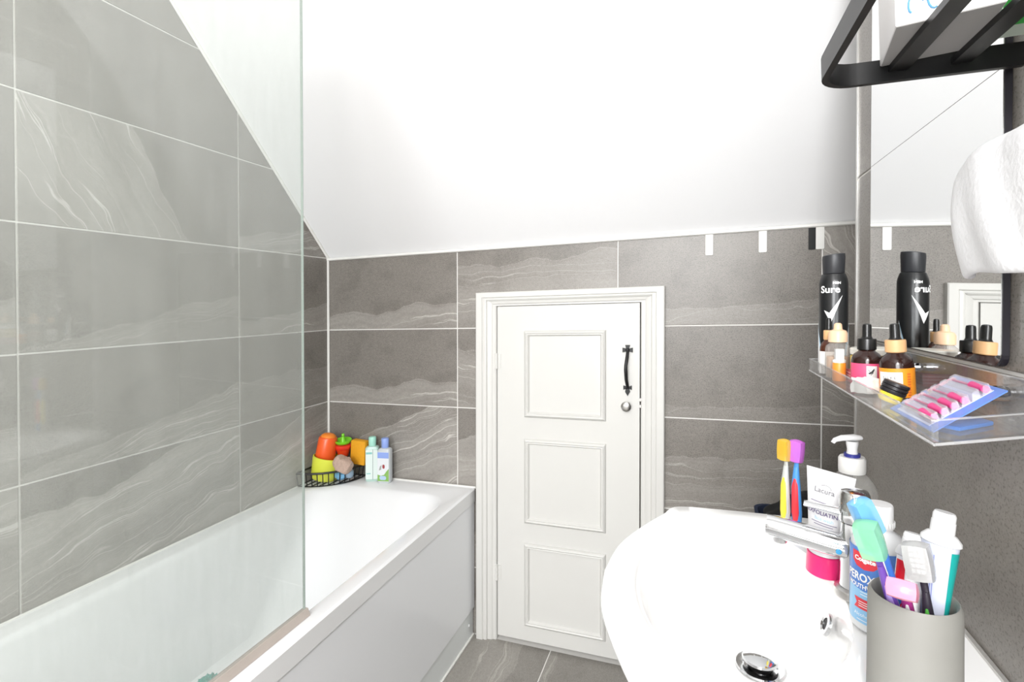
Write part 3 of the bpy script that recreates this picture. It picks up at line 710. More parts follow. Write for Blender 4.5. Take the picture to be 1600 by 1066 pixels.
bm = B(); lathe(bm, [(0, 0), (.0085, 0), (.0088, .001), (.0088, .026), (.008, .028), (0, .024)], 24); obj('bottle_body', bm, mat('orange_bottle', '#ef9433', .4), t)
bm = B(); lathe(bm, [(.0086, .0275), (.0088, .031), (.0065, .0325)], 24); box(bm, -.0055, .0055, -.0045, .0045, .0305, .048); obj('cap', bm, m_white, t)
# jar on a pink compact
p_ = (1.687, -.866)
t = thing('compact_box', 'flat pink striped box under the yellow balm jar', 'box', W(*p_, TF))
bm = B(); box(bm, -.0265, .0265, -.0265, .0265, 0, .017); obj('box_body', bm, mat('dusty_pink', '#c9657c', .4), t, bevel=.0015)
for z in (.004, .0085, .013):
    bm = B(); box(bm, -.0268, .0268, -.0268, .0268, z, z + .0017); obj('stripe', bm, mat('pale_pink', '#ecc4ca', .4) if z < .005 else bpy.data.materials['pale_pink'], t, smooth=False)
p_ = (1.687, -.866)
t = thing('balm_jar', 'squat clear jar of yellow balm behind the rose dropper bottle', 'jar', W(*p_, TF + .0173))
bm = B(); lathe(bm, [(0, 0), (.025, 0), (.0265, .002), (.0265, .022), (.0235, .0245), (0, .0245)], 36); obj('jar_body', bm, mat('yellow_balm', '#d6b545', .25), t)
bm = B(); lathe(bm, [(.0268, .0248), (.0272, .0325), (.0255, .034), (0, .034)], 36); obj('jar_lid', bm, mat('frosted_lid', '#dedcd3', .3), t)
# small white packet, black ribbed cap with yellow pot
bm = B(); bmesh.ops.create_cube(bm, size=1); bmesh.ops.subdivide_edges(bm, edges=bm.edges[:], cuts=3, use_grid_fill=True)
for v in bm.verts: v.co = Vector((v.co.x * .022, v.co.y * .026, v.co.z * .018 + .0110)) + Vector((random.uniform(-1, 1), random.uniform(-1, 1), random.uniform(-.7, .7))) * .0016
place(bm, Matrix.Rotation(.5, 4, 'Z')); o = obj('crumpled_packet', bm, mat('white_packet', '#f2f2f0', .6), loc=W(1.653, -.968, TF)); tag(o, 'small crumpled white packet in front of the dropper bottles', 'packet')
p_ = W(1.660, -1.037, TF + .0135)
t = thing('lip_balm_pot', 'small yellow pot with black ribbed lid tipped over on the shelf', 'pot', p_)
ax = frame((0, 0, 0), (.35, -.05, .85))
bm = B(); lathe(bm, [(0, -.011), (.0095, -.011), (.0115, -.008), (.0115, -.001), (0, -.001)], 28, ax); obj('pot_body', bm, mat('yellow_pot', '#e8cf3d', .35), t)
bm = B(); pr_ = [(0, -.0005), (.0125, -.0005)]
for i in range(3): pr_ += [(.0132, .0005 + .0042 * i), (.0132, .0035 + .0042 * i), (.0122, .0041 + .0042 * i)]
lathe(bm, pr_ + [(.010, .0128), (0, .013)], 32, ax); obj('ribbed_lid', bm, mat('black_lid', '#232124', .35), t)
SHEAR_THINGS[0] = False
# blister card of interdental brushes
Aq, Bq, Cq, Dq = [Vector(q) for q in ((1.645, -1.078, 1.1035), (1.702, -1.082, 1.141), (1.702, -1.178, 1.141), (1.645, -1.186, 1.1035))]
cc = (Aq + Bq + Cq + Dq) / 4
def card(s, t, h=0): 
    p = Aq * (1 - s) * (1 - t) + Bq * s * (1 - t) + Cq * s * t + Dq * (1 - s) * t - cc
    return Vector((p.x, p.y, p.z + h))
bl = thing('blister_pack', 'blue backed blister pack of pink brushes lying on the clear shelf', 'blister pack', cc + Vector((SHEAR * cc.z, 0, 0)))
def slab(bm, s0, s1, t0, t1, h0, h1, ins=0):
    a = [bm.verts.new(card(s, t, h0)) for s, t in ((s0, t0), (s1, t0), (s1, t1), (s0, t1))]
    b = [bm.verts.new(card(s, t, h1)) for s, t in ((s0 + ins, t0 + ins), (s1 - ins, t0 + ins), (s1 - ins, t1 - ins), (s0 + ins, t1 - ins))]
    bm.faces.new(a[::-1]); bm.faces.new(b)
    for i in range(4): bm.faces.new((a[i], a[(i + 1) % 4], b[(i + 1) % 4], b[i]))
bm = B(); slab(bm, 0, 1, 0, 1, 0, .0012); obj('backing_card', bm, mat('blue_card', '#5f86d8', .4), bl, smooth=False)
bm = B(); slab(bm, .04, .93, .13, .86, .0013, .0018); obj('printed_panel', bm, mat('pale_blue_panel', '#c9d0ea', .4), bl, smooth=False)
bm = B(); slab(bm, .55, .95, .02, .11, .0013, .0018); slab(bm, .2, .5, .02, .11, .0013, .0018); obj('printed_strip', bm, mat('pink_strip', '#f0a9b8', .4), bl, smooth=False)
m_mag = mat('magenta_plastic', '#d8317f', .35); m_blis = clear('blister', (.95, .95, .97), .22, (.9, .9, .95), .03)
for i in range(6):
    s0 = .07 + .142 * i
    if i != 4:
        bm = B(); tube(bm, [card(s0 + .06, .60, .0055), card(s0 + .06, .83, .0055)], [.0042, .0034], 10); tube(bm, [card(s0 + .06, .2, .005), card(s0 + .06, .6, .0055)], .0013, 6); obj('brush', bm, m_mag, bl)
    bm = B(); slab(bm, s0, s0 + .122, .16, .86, .0018, .0095, .022); obj('blister', bm, m_blis, bl, smooth=False)
bm = B(); prism(bm, [(-.03, -.012), (.022, -.014), (.034, .004), (.02, .016), (-.026, .014)], 0, .004, 'xyz'); place(bm, Matrix.Rotation(.75, 4, 'Z'))
o = obj('floss_packet', bm, mat('blue_packet', '#3a7fd6', .3), loc=W(1.686, -1.138, TF), bevel=.001); tag(o, 'bright blue packet lying flat under the blister pack', 'packet')

# ---------------------------------------------------------------- black rack with box, pack and towel
RKZ = 1.450; KX0, KX1, KY0, KY1 = 1.560, XR - T - .002, -1.60, -1.150
rack = thing('wall_rack', 'matt black metal rack on the wall beside the mirror', 'rack', W(1.65, -1.4, RKZ))
RO = Vector((1.65, -1.4, RKZ))
def robj(name, bm, m, parent=rack, **k):
    for v in bm.verts: v.co = v.co - RO
    return obj(name, bm, m, parent, **k)
def strapframe(bm, pts, hw, th):
    """flat bar on edge following pts in plan"""
    n = len(pts); A_ = []
    for i, p in enumerate(pts):
        a = Vector(pts[max(i - 1, 0)]); b = Vector(pts[min(i + 1, n - 1)]); d = (b - a).normalized(); nn = Vector((-d.y, d.x)) * th / 2
        P = Vector(p); A_.append([bm.verts.new((P.x + nn.x * s, P.y + nn.y * s, RKZ + q)) for s, q in ((-1, -hw), (1, -hw), (1, hw - .0035), (-1, hw - .0035))])
    for a, b in zip(A_, A_[1:]):
        for k in range(4): bm.faces.new((a[k], a[(k + 1) % 4], b[(k + 1) % 4], b[k]))
    bm.faces.new(A_[0]); bm.faces.new(A_[-1])
rr_ = .034
path = [(KX1, KY1 + .012)] + [(KX0 + rr_ - rr_ * math.sin(t), KY1 - rr_ + rr_ * math.cos(t)) for t in [PI / 2 * i / 8 for i in range(9)]] + [(KX0 + rr_ - rr_ * math.cos(t), KY0 + rr_ - rr_ * math.sin(t)) for t in [PI / 2 * i / 8 for i in range(9)]] + [(KX1, KY0)]
bm = B(); strapframe(bm, path, .0125, .006); robj('rack_frame', bm, m_black, bevel=.0012)
for x in (1.628, 1.679):
    bm = B(); box(bm, x - .008, x + .008, KY0 + .003, KY1 - .0015 + (x - KX0) * .07, RKZ - .004, RKZ + .002); robj('slat', bm, m_black, bevel=.001)
for y in (-1.25, -1.5):
    bm = B(); lathe(bm, [(0, 0), (.009, 0), (.009, .004), (.006, .005), (0, .005)], 16, Matrix.Translation((KX1 + .001, y, RKZ)) @ Matrix.Rotation(-PI / 2, 4, 'Y')); box(bm, 1.679, KX1, y - .005, y + .005, RKZ - .004, RKZ + .001); robj('wall_fixing', bm, m_black)
# towel rail below the rack
RLX, RLZ = 1.680, 1.330
bm = B(); tube(bm, [(RLX, -1.58, RLZ), (RLX, -1.20, RLZ)], .005, 12)
for y in (-1.26, -1.52): tube(bm, [(RLX, y, RLZ), (RLX + .008, y, RLZ + .05), (1.679, y, RKZ - .004)], .0035, 8)
robj('towel_rail', bm, m_black)
# white carton on the rack
bx = thing('white_carton', 'white cardboard box with blue handwriting lying on the black rack', 'box', W(1.641, -1.198, RKZ + .0024))
RB = Matrix.Rotation(-.155, 4, 'Z')
bm = B(); box(bm, -.035, .035, -.042, .042, 0, .085, RB); cb_ = obj('carton', bm, mat('white_card', '#eceaea', .6), bx, bevel=.001)
bm = B(); box(bm, -.034, .034, -.041, .041, -.0004, .0006, RB); obj('base_panel', bm, mat('grey_board', '#9d9b99', .8), bx, smooth=False)
m_blue = mat('blue_ink', '#5b93bd', .5)
for j, cx in enumerate((-.022, -.009, .003, .015, .026)):
    pts = [(cx + .0055 * math.cos(t * .9 + j) * (1 - t / 14), -.0425, .016 + .008 * math.sin(t + j * .7)) for t in [k * .5 for k in range(10)]]
    bm = B(); tube(bm, pts, .0008, 5); place(bm, RB); obj('handwriting', bm, m_blue, bx)
gp = thing('soap_pack', 'bright green and white soap pack against the wall on the rack', 'pack', W(1.709, -1.27, RKZ + .0024))
bm = B(); prism(bm, rounded(-.022, .014, 0, .05, .004, 4), -.095, .095, 'xzy'); obj('wrapper', bm, mat('green_wrapper', '#2fae40', .35), gp)
bm = B(); box(bm, -.0223, .0143, .072, .0955, -.0004, .03); obj('wrapper_band', bm, mat('pale_wrapper', '#c8d4c6', .35), gp)
# towel folded over the rail
bm = B(); NY, NP = 22, 26
grid = []
for iy in range(NY + 1):
    f = iy / NY; y = -1.180 - .30 * f
    row = []
    for k in range(NP + 1):
        g = k / NP; L = .086 + .010 * math.sin(3 * f)
        hw = .017 + .003 * math.sin(8 * f + 1)
        rnd = min(1, (f * .30) / .022)              # rounded far fold
        hw *= .35 + .65 * math.sqrt(max(0, 1 - (1 - rnd) ** 2)); 
        if g < .4: a = g / .4; x, z = -hw - .004 * math.sin(PI * a), -L * (1 - a)
        elif g < .6: a = (g - .4) / .2 * PI; x, z = -hw * math.cos(a), .011 * math.sin(a)
        else: a = (g - .6) / .4; x, z = hw, -L * .93 * a
        z *= 1 - .10 * (1 - rnd)
        w = .0035 * math.sin(15 * f + 5 * g) * (abs(z) / L) + .0015 * math.sin(37 * f + 11 * g)
        row.append(bm.verts.new((x + w, y + 1.33 + .012 * (1 - rnd) * (z / L), z - .018 * max(0, .12 - f) / .12)))
    grid.append(row)
for a, b in zip(grid, grid[1:]):
    for k in range(NP): bm.faces.new((a[k], a[k + 1], b[k + 1], b[k]))
tw = obj('hand_towel', bm, mat('white_terry', '#e4e4e6', .95, noise=.03, nscale=200, bump=.35), loc=W(RLX, -1.33, RLZ + .006)); tag(tw, 'white towel folded over the rail under the black rack', 'towel')
md = tw.modifiers.new('thick', 'SOLIDIFY'); md.thickness = .007; md.offset = 1
md = tw.modifiers.new('smooth', 'SUBSURF'); md.levels = md.render_levels = 2

# ---------------------------------------------------------------- basin
DKZ = .85
basin = thing('wash_basin', 'white ceramic wash basin with curved front fixed to the tiled wall', 'basin', W(XR - T, -1.02, DKZ))
half = [(0, .275), (-.29, .268), (-.318, .262), (-.330, .246), (-.338, .222), (-.358, .182), (-.383, .125), (-.400, .07), (-.407, .0)]
def spl(P, n):
    out = []
    for i in range(len(P) - 1):
        p0, p1, p2, p3 = [Vector(P[max(0, min(len(P) - 1, i + k))]) for k in (-1, 0, 1, 2)]
        for k in range(n):
            t = k / n; out.append(.5 * ((2 * p1) + (p2 - p0) * t + (2 * p0 - 5 * p1 + 4 * p2 - p3) * t * t + (3 * p1 - p0 - 3 * p2 + p3) * t ** 3))
    return out + [Vector(P[-1])]
hp = [Vector(half[0]), Vector((-.10, .273)), Vector((-.2, .2705))] + spl(half[1:], 5)
full = hp + [Vector((p.x, -p.y)) for p in hp[-2::-1]]
back = [Vector((0, y)) for y in [(-.275 + .55 * k / 12) for k in range(1, 12)]]
OUT = full + back; n = len(OUT)
BC = Vector((-.235, .025)); BR = (.128, .205); DR = Vector((-.205, .035))
def ell(p, c, rx, ry):
    d = p - BC; a = math.atan2(d.y / ry if ry else 0, d.x / rx if rx else 0); return Vector((c.x + rx * math.cos(a), c.y + ry * math.sin(a)))
def mixs(f, p):  # contract the outline towards the bowl edge
    e = ell(p, BC, *BR); return e + (p - e) * f
bm = B(); rings = []
def ring(fn): rings.append([bm.verts.new(fn(p)) for p in OUT])
def V3(p, z): return (p.x, p.y, z)
def shrink(p, s): return Vector((p.x * s, p.y * s))
ring(lambda p: V3(shrink(p, .52), -.205)); ring(lambda p: V3(shrink(p, .66), -.18)); ring(lambda p: V3(shrink(p, .82), -.115)); ring(lambda p: V3(shrink(p, .95), -.05)); ring(lambda p: V3(shrink(p, .985), -.022))
ring(lambda p: V3(p, -.010)); ring(lambda p: V3(Vector((min(p.x, 0), p.y)), -.006)); ring(lambda p: V3(mixs(.975, p), -.0015)); ring(lambda p: V3(mixs(.94, p), 0)); ring(lambda p: V3(mixs(.15, p), -.0003))
for f, z in ((1.0, -.004), (.965, -.013), (.90, -.040), (.80, -.072), (.66, -.097), (.48, -.112), (.30, -.119), (.16, -.122), (.085, -.123)):
    c = BC + (DR - BC) * (1 - f)
    ring(lambda p, f=f, z=z, c=c: V3(ell(p, c, BR[0] * f + .012 * (1 - f), BR[1] * f + .012 * (1 - f)), z))
for a, b in zip(rings, rings[1:]):
    for i in range(n): bm.faces.new((a[i], a[(i + 1) % n], b[(i + 1) % n], b[i]))
bm.faces.new(rings[0][::-1]); bm.faces.new(rings[-1])
bo = obj('basin_bowl', bm, m_ceramic, basin, lean=True)
for p in bo.data.polygons: p.use_smooth = True
dz = -.1215
bm = B(); lathe(bm, [(.0, dz), (.030, dz), (.032, dz + .002), (.030, dz + .0035), (.022, dz + .003), (.020, dz - .0005), (0, dz - .0005)], 36, c=(DR.x, DR.y)); wf = obj('waste_ring', bm, m_chrome, basin)
bm = B(); lathe(bm, [(0, dz), (.014, dz), (.018, dz + .006), (.021, dz + .009)], 32, c=(DR.x, DR.y)); obj('plug_gasket', bm, m_blackp, basin)
bm = B(); lathe(bm, [(.021, dz + .009), (.0225, dz + .011), (.021, dz + .0135), (.012, dz + .0155), (0, dz + .016)], 36, c=(DR.x, DR.y)); obj('plug', bm, m_chrome, basin)
# overflow on the rear wall of the bowl
om = frame((-.1265, .030, -.045), (-.93, 0, .38), (0, -1, 0))
bm = B(); lathe(bm, [(.0075, -.002), (.0075, .0015), (.010, .003), (.0135, .0022), (.0142, 0), (.0142, -.002)], 30, om); obj('overflow_ring', bm, m_chrome, basin)
bm = B(); lathe(bm, [(0, .0004), (.0078, .0004), (.0078, -.001), (0, -.001)], 24, om); obj('overflow_hole', bm, mat('dark_hole', '#2a2a2a', .6), basin)
bm = B(); tube(bm, [(XR - T - .002, -1.29, DKZ + .001), (XR - T - .002, -.75, DKZ + .001)], .0035, 6); struct('trim_11', bm, m_steel, lean=True)

SHEAR_THINGS[0] = True
# ---------------------------------------------------------------- things on the basin (positions baked from image pixels, no shear added)
def DK(x, y): return Vector((x, y, DKZ + .0004))
# tap
tap = thing('mixer_tap', 'chrome single lever mixer tap standing on the basin', 'tap', DK(1.659, -.994))
bm = B(); lathe(bm, [(0, 0), (.0222, 0), (.0228, .004), (.0216, .0085), (.018, .011), (0, .011)], 40); obj('base_ring', bm, m_steel, tap)
bm = B(); lathe(bm, [(.0165, .008), (.0156, .03), (.0156, .092), (.0145, .093)], 40); obj('column', bm, m_chrome, tap)
bm = B(); lathe(bm, [(.0150, .0935), (.0175, .0945), (.0182, .098), (.0166, .128), (.0148, .132), (.009, .1335), (0, .134)], 40); hd_ = obj('lever_head', bm, m_chrome, tap)
bm = B(); tube(bm, [(-.013, .003, .104), (-.032, .008, .105), (-.054, .0135, .1065)], [.0075, .006, .0058], 12, sx=.62, sy=1.3, ref=(0, 0, 1)); obj('lever', bm, m_chrome, hd_)
bm = B(); tube(bm, [(-.008, 0, .060), (-.030, .004, .062), (-.092, .0175, .070), (-.098, .0187, .0705)], [.0150, .0150, .0140, .0133], 28); sp_ = obj('spout', bm, m_chrome, tap)
bm = B(); lathe(bm, [(0, 0), (.0085, 0), (.0095, .002), (.0095, .009)], 20, Matrix.Translation((-.082, .0158, .0505))); obj('aerator', bm, m_chrome, sp_)
m_cyan = mat('blue_dot', '#4aa3d8', .3); bm = B(); lathe(bm, [(.0, .0), (.0035, 0), (.0025, .001), (0, .0012)], 12, Matrix.Translation((-.020, -.0135, .058)) @ Matrix.Rotation(PI / 2, 4, 'X')); obj('indicator', bm, m_cyan, sp_)

# soap dispenser behind the tap
sd = thing('soap_dispenser', 'clear pump bottle of hand soap behind the tap', 'soap dispenser', DK(1.678, -.905))
m_bot = clear('clear_bottle_wall', (.95, .95, .94), .12, (.88, .88, .86), .04)
bm = B(); lathe(bm, [(0, 0), (.029, 0), (.0315, .004), (.0315, .098), (.029, .112), (.021, .124), (.0155, .129), (.0155, .132)], 40); obj('bottle_body', bm, m_bot, sd)
bm = B(); lathe(bm, [(0, .002), (.0295, .003), (.0298, .060), (0, .060)], 36); obj('soap', bm, mat('pale_soap', '#d9d8d2', .25), sd)
bm = B(); lathe(bm, [(0, .130), (.0163, .130), (.0167, .133), (.0167, .149), (.015, .152), (0, .152)], 32); obj('screw_collar', bm, mat('translucent_collar', '#d4d3d0', .35), sd)
bm = B(); lathe(bm, [(0, .152), (.0100, .152), (.0100, .1565), (0, .1565)], 24); obj('lock_ring', bm, mat('navy_ring', '#2b2f7d', .35), sd)
bm = B(); lathe(bm, [(.007, .156), (.0062, .162), (.0075, .170), (.0075, .174)], 20)
tube(bm, [(.011, .004, .178), (.003, .0012, .1785), (-.013, -.0025, .178), (-.022, -.004, .175), (-.025, -.005, .171)], [.0045, .0065, .0055, .0040, .0030], 14, sx=.72, sy=1.15, ref=(0, 0, 1)); obj('pump_head', bm, mat('pump_plastic', '#d5d5d5', .3), sd)

# face wash tube standing on its cap
fw_ = thing('face_wash_tube', 'white face wash tube standing on its bright pink cap', 'tube', DK(1.636, -.944))
yawt = -.62; HT = .141; HC = .030
def tubesurf(s, h, off=0):
    f = max(0, (h - HC) / (HT - HC)); f2 = f ** .8
    a = .0205 + .0105 * f; b = .0195 * (1 - f2) + .0009
    return Vector((a * s, -(b * math.sqrt(max(0, 1 - s * s)) + off), h))
bm = B(); NS = 40; rr = []
for k in range(15):
    h = HC + (HT - HC) * k / 14; ringv = []
    for i in range(NS):
        a = 2 * PI * i / NS; s = math.cos(a); p = tubesurf(s, h); 
        if math.sin(a) < 0: p.y = -p.y
        ringv.append(bm.verts.new(p))
    rr.append(ringv)
for a, b in zip(rr, rr[1:]):
    for i in range(NS): bm.faces.new((a[i], a[(i + 1) % NS], b[(i + 1) % NS], b[i]))
bm.faces.new(rr[0][::-1]); bm.faces.new(rr[-1])
RT = Matrix.Rotation(yawt, 4, 'Z') @ Matrix.Rotation(.055, 4, 'Y')
place(bm, RT); obj('tube_body', bm, mat('white_tube', '#d9d8da', .35), fw_)
bm = B(); lathe(bm, [(0, 0), (.0200, 0), (.0218, .0015), (.0218, .0285), (.0208, .0295), (0, .0295)], 40, RT); obj('tube_cap', bm, mat('hot_pink_cap', '#e02a70', .3), fw_)
def tube_art(name, polys, m_, off=.0004, txt=None):
    bm = B()
    for q in polys: flat(bm, q)
    for a in (txt or []): text(bm, *a)
    slices(bm, .004)
    for v in bm.verts:
        a = .0205 + .0105 * max(0, (v.co.z - HC) / (HT - HC)); v.co = tubesurf(max(-.999, min(.999, v.co.x / a)), v.co.z, off)
    place(bm, RT); return obj(name, bm, m_, fw_, smooth=False)
tube_art('printed_band', [[(-.0205, HC + .006), (.0205, HC + .006), (.0217, HC + .028), (-.0217, HC + .028)]], mat('pale_blue_print', '#b9dcea', .4))
m_purp = mat('purple_print', '#5a4a78', .5); m_gry = mat('grey_lettering', '#77767b', .5)
tube_art('lettering', [], m_gry, .0006, [('Lacura', .0098, -.004, .1135, .0001)])
tube_art('lettering', [], m_purp, .0006, [('EXFOLIATING', .0072, -.001, .0838, .0001)])
tube_art('lettering', [], mat('pale_lettering', '#9ec6d8', .5), .0006, [('face wash', .0062, 0, .0765)])
for w_, z_ in ((.02, .0975), (.016, .0715), (.012, .0685)): tube_art('printed_line', [[(-w_, z_), (w_, z_), (w_, z_ + .0007), (-w_, z_ + .0007)]], m_purp)
arcp = [(-.003 + .008 * math.cos(t), .116 + .006 * math.sin(t)) for t in [.1 + 2.3 * k / 8 for k in range(9)]]
tube_art('printed_arc', [arcp + [(-.003 + .0074 * math.cos(t), .116 + .0054 * math.sin(t)) for t in [.1 + 2.3 * k / 8 for k in range(8, -1, -1)]]], m_gry, .0006)
tube_art('printed_barcode', [[(.008 + .0016 * k, HC + .012), (.0088 + .0016 * k, HC + .012), (.0088 + .0016 * k, HC + .021), (.008 + .0016 * k, HC + .021)] for k in range(5)], m_inkd, .0006)
tube_art('seam_line', [[(-.0288, .1345), (.0288, .1345), (.0288, .1351), (-.0288, .1351)]], mat('pale_grey', '#d8d8da', .5))

# mouthwash bottle
mw = thing('mouthwash_bottle', 'white mouthwash bottle with blue label and red badge', 'mouthwash', DK(1.6665, -1.058))
rm = .0272
bm = B(); lathe(bm, [(0, 0), (rm - .003, 0), (rm, .003), (rm, .092), (rm - .001, .099), (rm - .006, .106), (rm - .0135, .111), (.013, .1125), (.0127, .116), (0, .116)], 44); obj('bottle_body', bm, mat('white_bottle', '#d6d8da', .3), mw)
bm = B(); lathe(bm, [(0, .1155), (.0142, .1155), (.0145, .117), (.0145, .1225), (.0134, .124), (.0134, .139), (.0124, .141), (0, .1415)], 36)
for k in range(30):
    a = 2 * PI * k / 30; tube(bm, [(.0145 * math.cos(a), .0145 * math.sin(a), .1175), (.0145 * math.cos(a), .0145 * math.sin(a), .123)], .0006, 4)
obj('cap', bm, mat('white_cap', '#d8d8d8', .35), mw)
la = math.radians(-134)
def dupoly(x0, x1, z0, z1): return [(x0, z0), (x1, z0), (x1, z1), (x0, z1)]
cyl_art(mw, 'label', [dupoly(-.04, .04, .010, .094)], rm, la, mat('sky_label', '#8fc1e6', .4), .0003)
cyl_art(mw, 'label_band', [[(-.04, .0515), (.0, .047), (.04, .052), (.04, .094), (-.04, .094)]], rm, la, mat('blue_label', '#4f7fcb', .4), .0005)
cyl_art(mw, 'label_edge', [[(-.04, .02), (-.029, .02), (-.024, .05), (-.029, .094), (-.04, .094)]], rm, la, mat('lilac_label', '#c4cdea', .4), .0006)
cyl_art(mw, 'badge', [[(-.0145, .090), (-.0145, .079), (-.009, .0735), (0, .0715), (.009, .0735), (.0145, .079), (.0145, .090)]], rm, la, mat('badge_red', '#dd3341', .4), .0008)
cyl_text(mw, 'Colgate', .0068, 0, .0825, rm, la, m_ink, .0011, bold=.0003)
cyl_text(mw, 'PEROXYL', .0125, 0, .0615, rm, la, m_ink, .0009, bold=.0004, sxx=.82)
cyl_text(mw, 'MOUTHWASH', .0070, 0, .0515, rm, la, m_ink, .0009, bold=.0002, sxx=.85)
cyl_art(mw, 'ribbon', [[(-.012, .026), (.022, .026), (.022, .038), (-.012, .038), (-.0085, .032)]], rm, la, mat('ribbon_red', '#d8404a', .4), .0008)
cyl_art(mw, 'fine_print', [dupoly(-.006, .018, .034, .0348), dupoly(-.006, .018, .0315, .0323), dupoly(-.006, .018, .029, .0298), dupoly(-.004, .02, .0455, .0462), dupoly(-.004, .02, .0425, .0432)], rm, la, m_ink, .0011)
cyl_text(mw, 'Alcohol Free', .0055, .003, .0195, rm, la, m_ink, .0009, name='lettering')
cyl_art(mw, 'fine_print', [dupoly(-.008, .016, .0135, .0142)], rm, la, m_ink, .0011)

# stone tumbler and what stands in it
CP = Vector((1.657, -1.185, DKZ + .0004))
cup = thing('toothbrush_tumbler', 'pale stone tumbler holding capped toothbrushes at the front of the basin', 'tumbler', CP)
bm = B(); ro, ri, hc = .0352, .0298, .104
lathe(bm, [(0, 0), (ro - .003, 0), (ro, .003), (ro - .0005, hc - .004), (ro - .003, hc), (ri + .002, hc), (ri, hc - .003), (ri, .012), (0, .011)], 56)
obj('tumbler_wall', bm, mat('pale_stone', '#82817c', .6, noise=.05, nscale=35, bump=.05), cup)

SHEAR_THINGS[0] = False
def soft_box(w, d, l, r=.35):
    bm = B(); bmesh.ops.create_cube(bm, size=1); bmesh.ops.subdivide_edges(bm, edges=bm.edges[:], cuts=7, use_grid_fill=True)
    for v in bm.verts:
        c = v.co * 2; m = max(abs(c.x), abs(c.y), abs(c.z)); s = c.normalized() * m
        q = c * (1 - r) + s * r; v.co = Vector((q.x * w / 2, q.y * d / 2, q.z * l / 2))
    return bm
def see(name, col, alpha, rough=.25):
    m, nt, p = nodes(name); c = hexc(col); p.inputs['Base Color'].default_value = c; p.inputs['Roughness'].default_value = rough
    p.inputs['Alpha'].default_value = alpha; return m
def toothbrush(label, base, neck, head, face, hcol, gcol, capm, brist, cap=(.021, .019, .036), handle_r=.0048, group='capped toothbrushes on the basin', gr=1.0):
    """base, neck (handle top) and head tip are points; face = direction of the bristles"""
    base, neck, head = Vector(base), Vector(neck), Vector(head)
    t = thing('toothbrush', label, 'toothbrush', base, group); L = lambda p: Vector(p) - base
    d = (neck - base); fv = Vector(face); fv = (fv - d * (d.dot(fv) / d.length_squared)).normalized()
    m1 = base.lerp(neck, .35); m2 = base.lerp(neck, .72)
    bm = B(); tube(bm, [L(base), L(base.lerp(neck, .06)), L(m1) - fv * .001, L(m2) + fv * .0012, L(neck)], [handle_r * .6, handle_r * .95, handle_r * 1.15, handle_r, handle_r * .55], 14, sx=.85, sy=1.1, ref=fv); obj('handle', bm, hcol, t)
    bm = B(); tube(bm, [L(base.lerp(neck, .12)) + fv * .0028, L(m1) + fv * .0035, L(m2) + fv * .0042, L(base.lerp(neck, .92)) + fv * .002], [.0012 * gr, .0036 * gr, .0032 * gr, .001 * gr], 10, sx=.7, sy=1, ref=fv); obj('grip', bm, gcol, t)
    hd0 = neck.lerp(head, .35)
    bm = B(); tube(bm, [L(neck), L(hd0), L(neck.lerp(head, .5)), L(neck.lerp(head, .95)), L(head)], [handle_r * .55, .0026, .0048, .005, .003], 12, sx=.5, sy=1.1, ref=fv); hdo = obj('brush_head', bm, hcol, t)
    bm = B(); mid = neck.lerp(head, .74); z = (head - neck).normalized(); m = frame(L(mid) + fv * .0065, z, fv)
    for i in range(5):
        for j in range(-1, 2): box(bm, j * .0034 - .0013, j * .0034 + .0013, -.004, .004, -.0098 + i * .0045, -.0068 + i * .0045, m)
    obj('bristles', bm, brist, hdo, smooth=False)
    if capm:
        bm = soft_box(*cap, r=.42); place(bm, frame(L(neck.lerp(head, .70)) + fv * .0035, z, fv)); obj('head_cover', bm, capm, t)
    return t
m_br = mat('white_bristle', '#e9eef0', .7); m_brb = mat('blue_bristle', '#3f74d0', .7); m_brg = mat('teal_bristle', '#2c7d72', .7)
m_purple = mat('purple_handle', '#6a45a4', .35); m_lilac = mat('lilac_grip', '#a58bd0', .4); m_whiteh = mat('white_handle', '#e8e6ea', .3)
toC = (-.3, -.9, .25)
b_ = Vector((1.664, -1.194, .8635))
toothbrush('purple toothbrush with translucent green cover in the stone tumbler', b_, (1.6335, -1.190, .979), (1.6225, -1.195, 1.016), (-.5, -.8, .1), m_purple, m_lilac, see('green_cover', '#8fdcb0', .62), m_brg)
toothbrush('toothbrush with translucent blue cover behind the green covered one', (1.6690, -1.172, .8635), (1.6390, -1.173, .997), (1.6260, -1.176, 1.028), (-.9, -.4, 0), mat('blue_handle', '#3d6fc4', .35), m_whiteh, see('blue_cover', '#79bdea', .68), m_brb, cap=(.0165, .020, .038))
toothbrush('toothbrush with translucent pink cover leaning over the tumbler rim', (1.6685, -1.164, .8635), (1.6465, -1.208, .970), (1.6300, -1.252, .993), (-.3, -.8, -.3), mat('magenta_handle', '#a2357f', .35), m_whiteh, see('pink_cover', '#f792ad', .86), mat('pink_bristle', '#f4c9d8', .7), cap=(.0225, .016, .038))
toothbrush('black and green toothbrush with smoky grey cover in the tumbler', (1.672, -1.200, .8635), (1.6655, -1.195, .963), (1.6615, -1.190, 1.001), (-.45, -.85, .1), mat('black_handle', '#2b2630', .3), mat('green_grip', '#4a9a3c', .4), see('grey_cover', '#bcbcbb', .66), m_br, cap=(.0215, .021, .034))
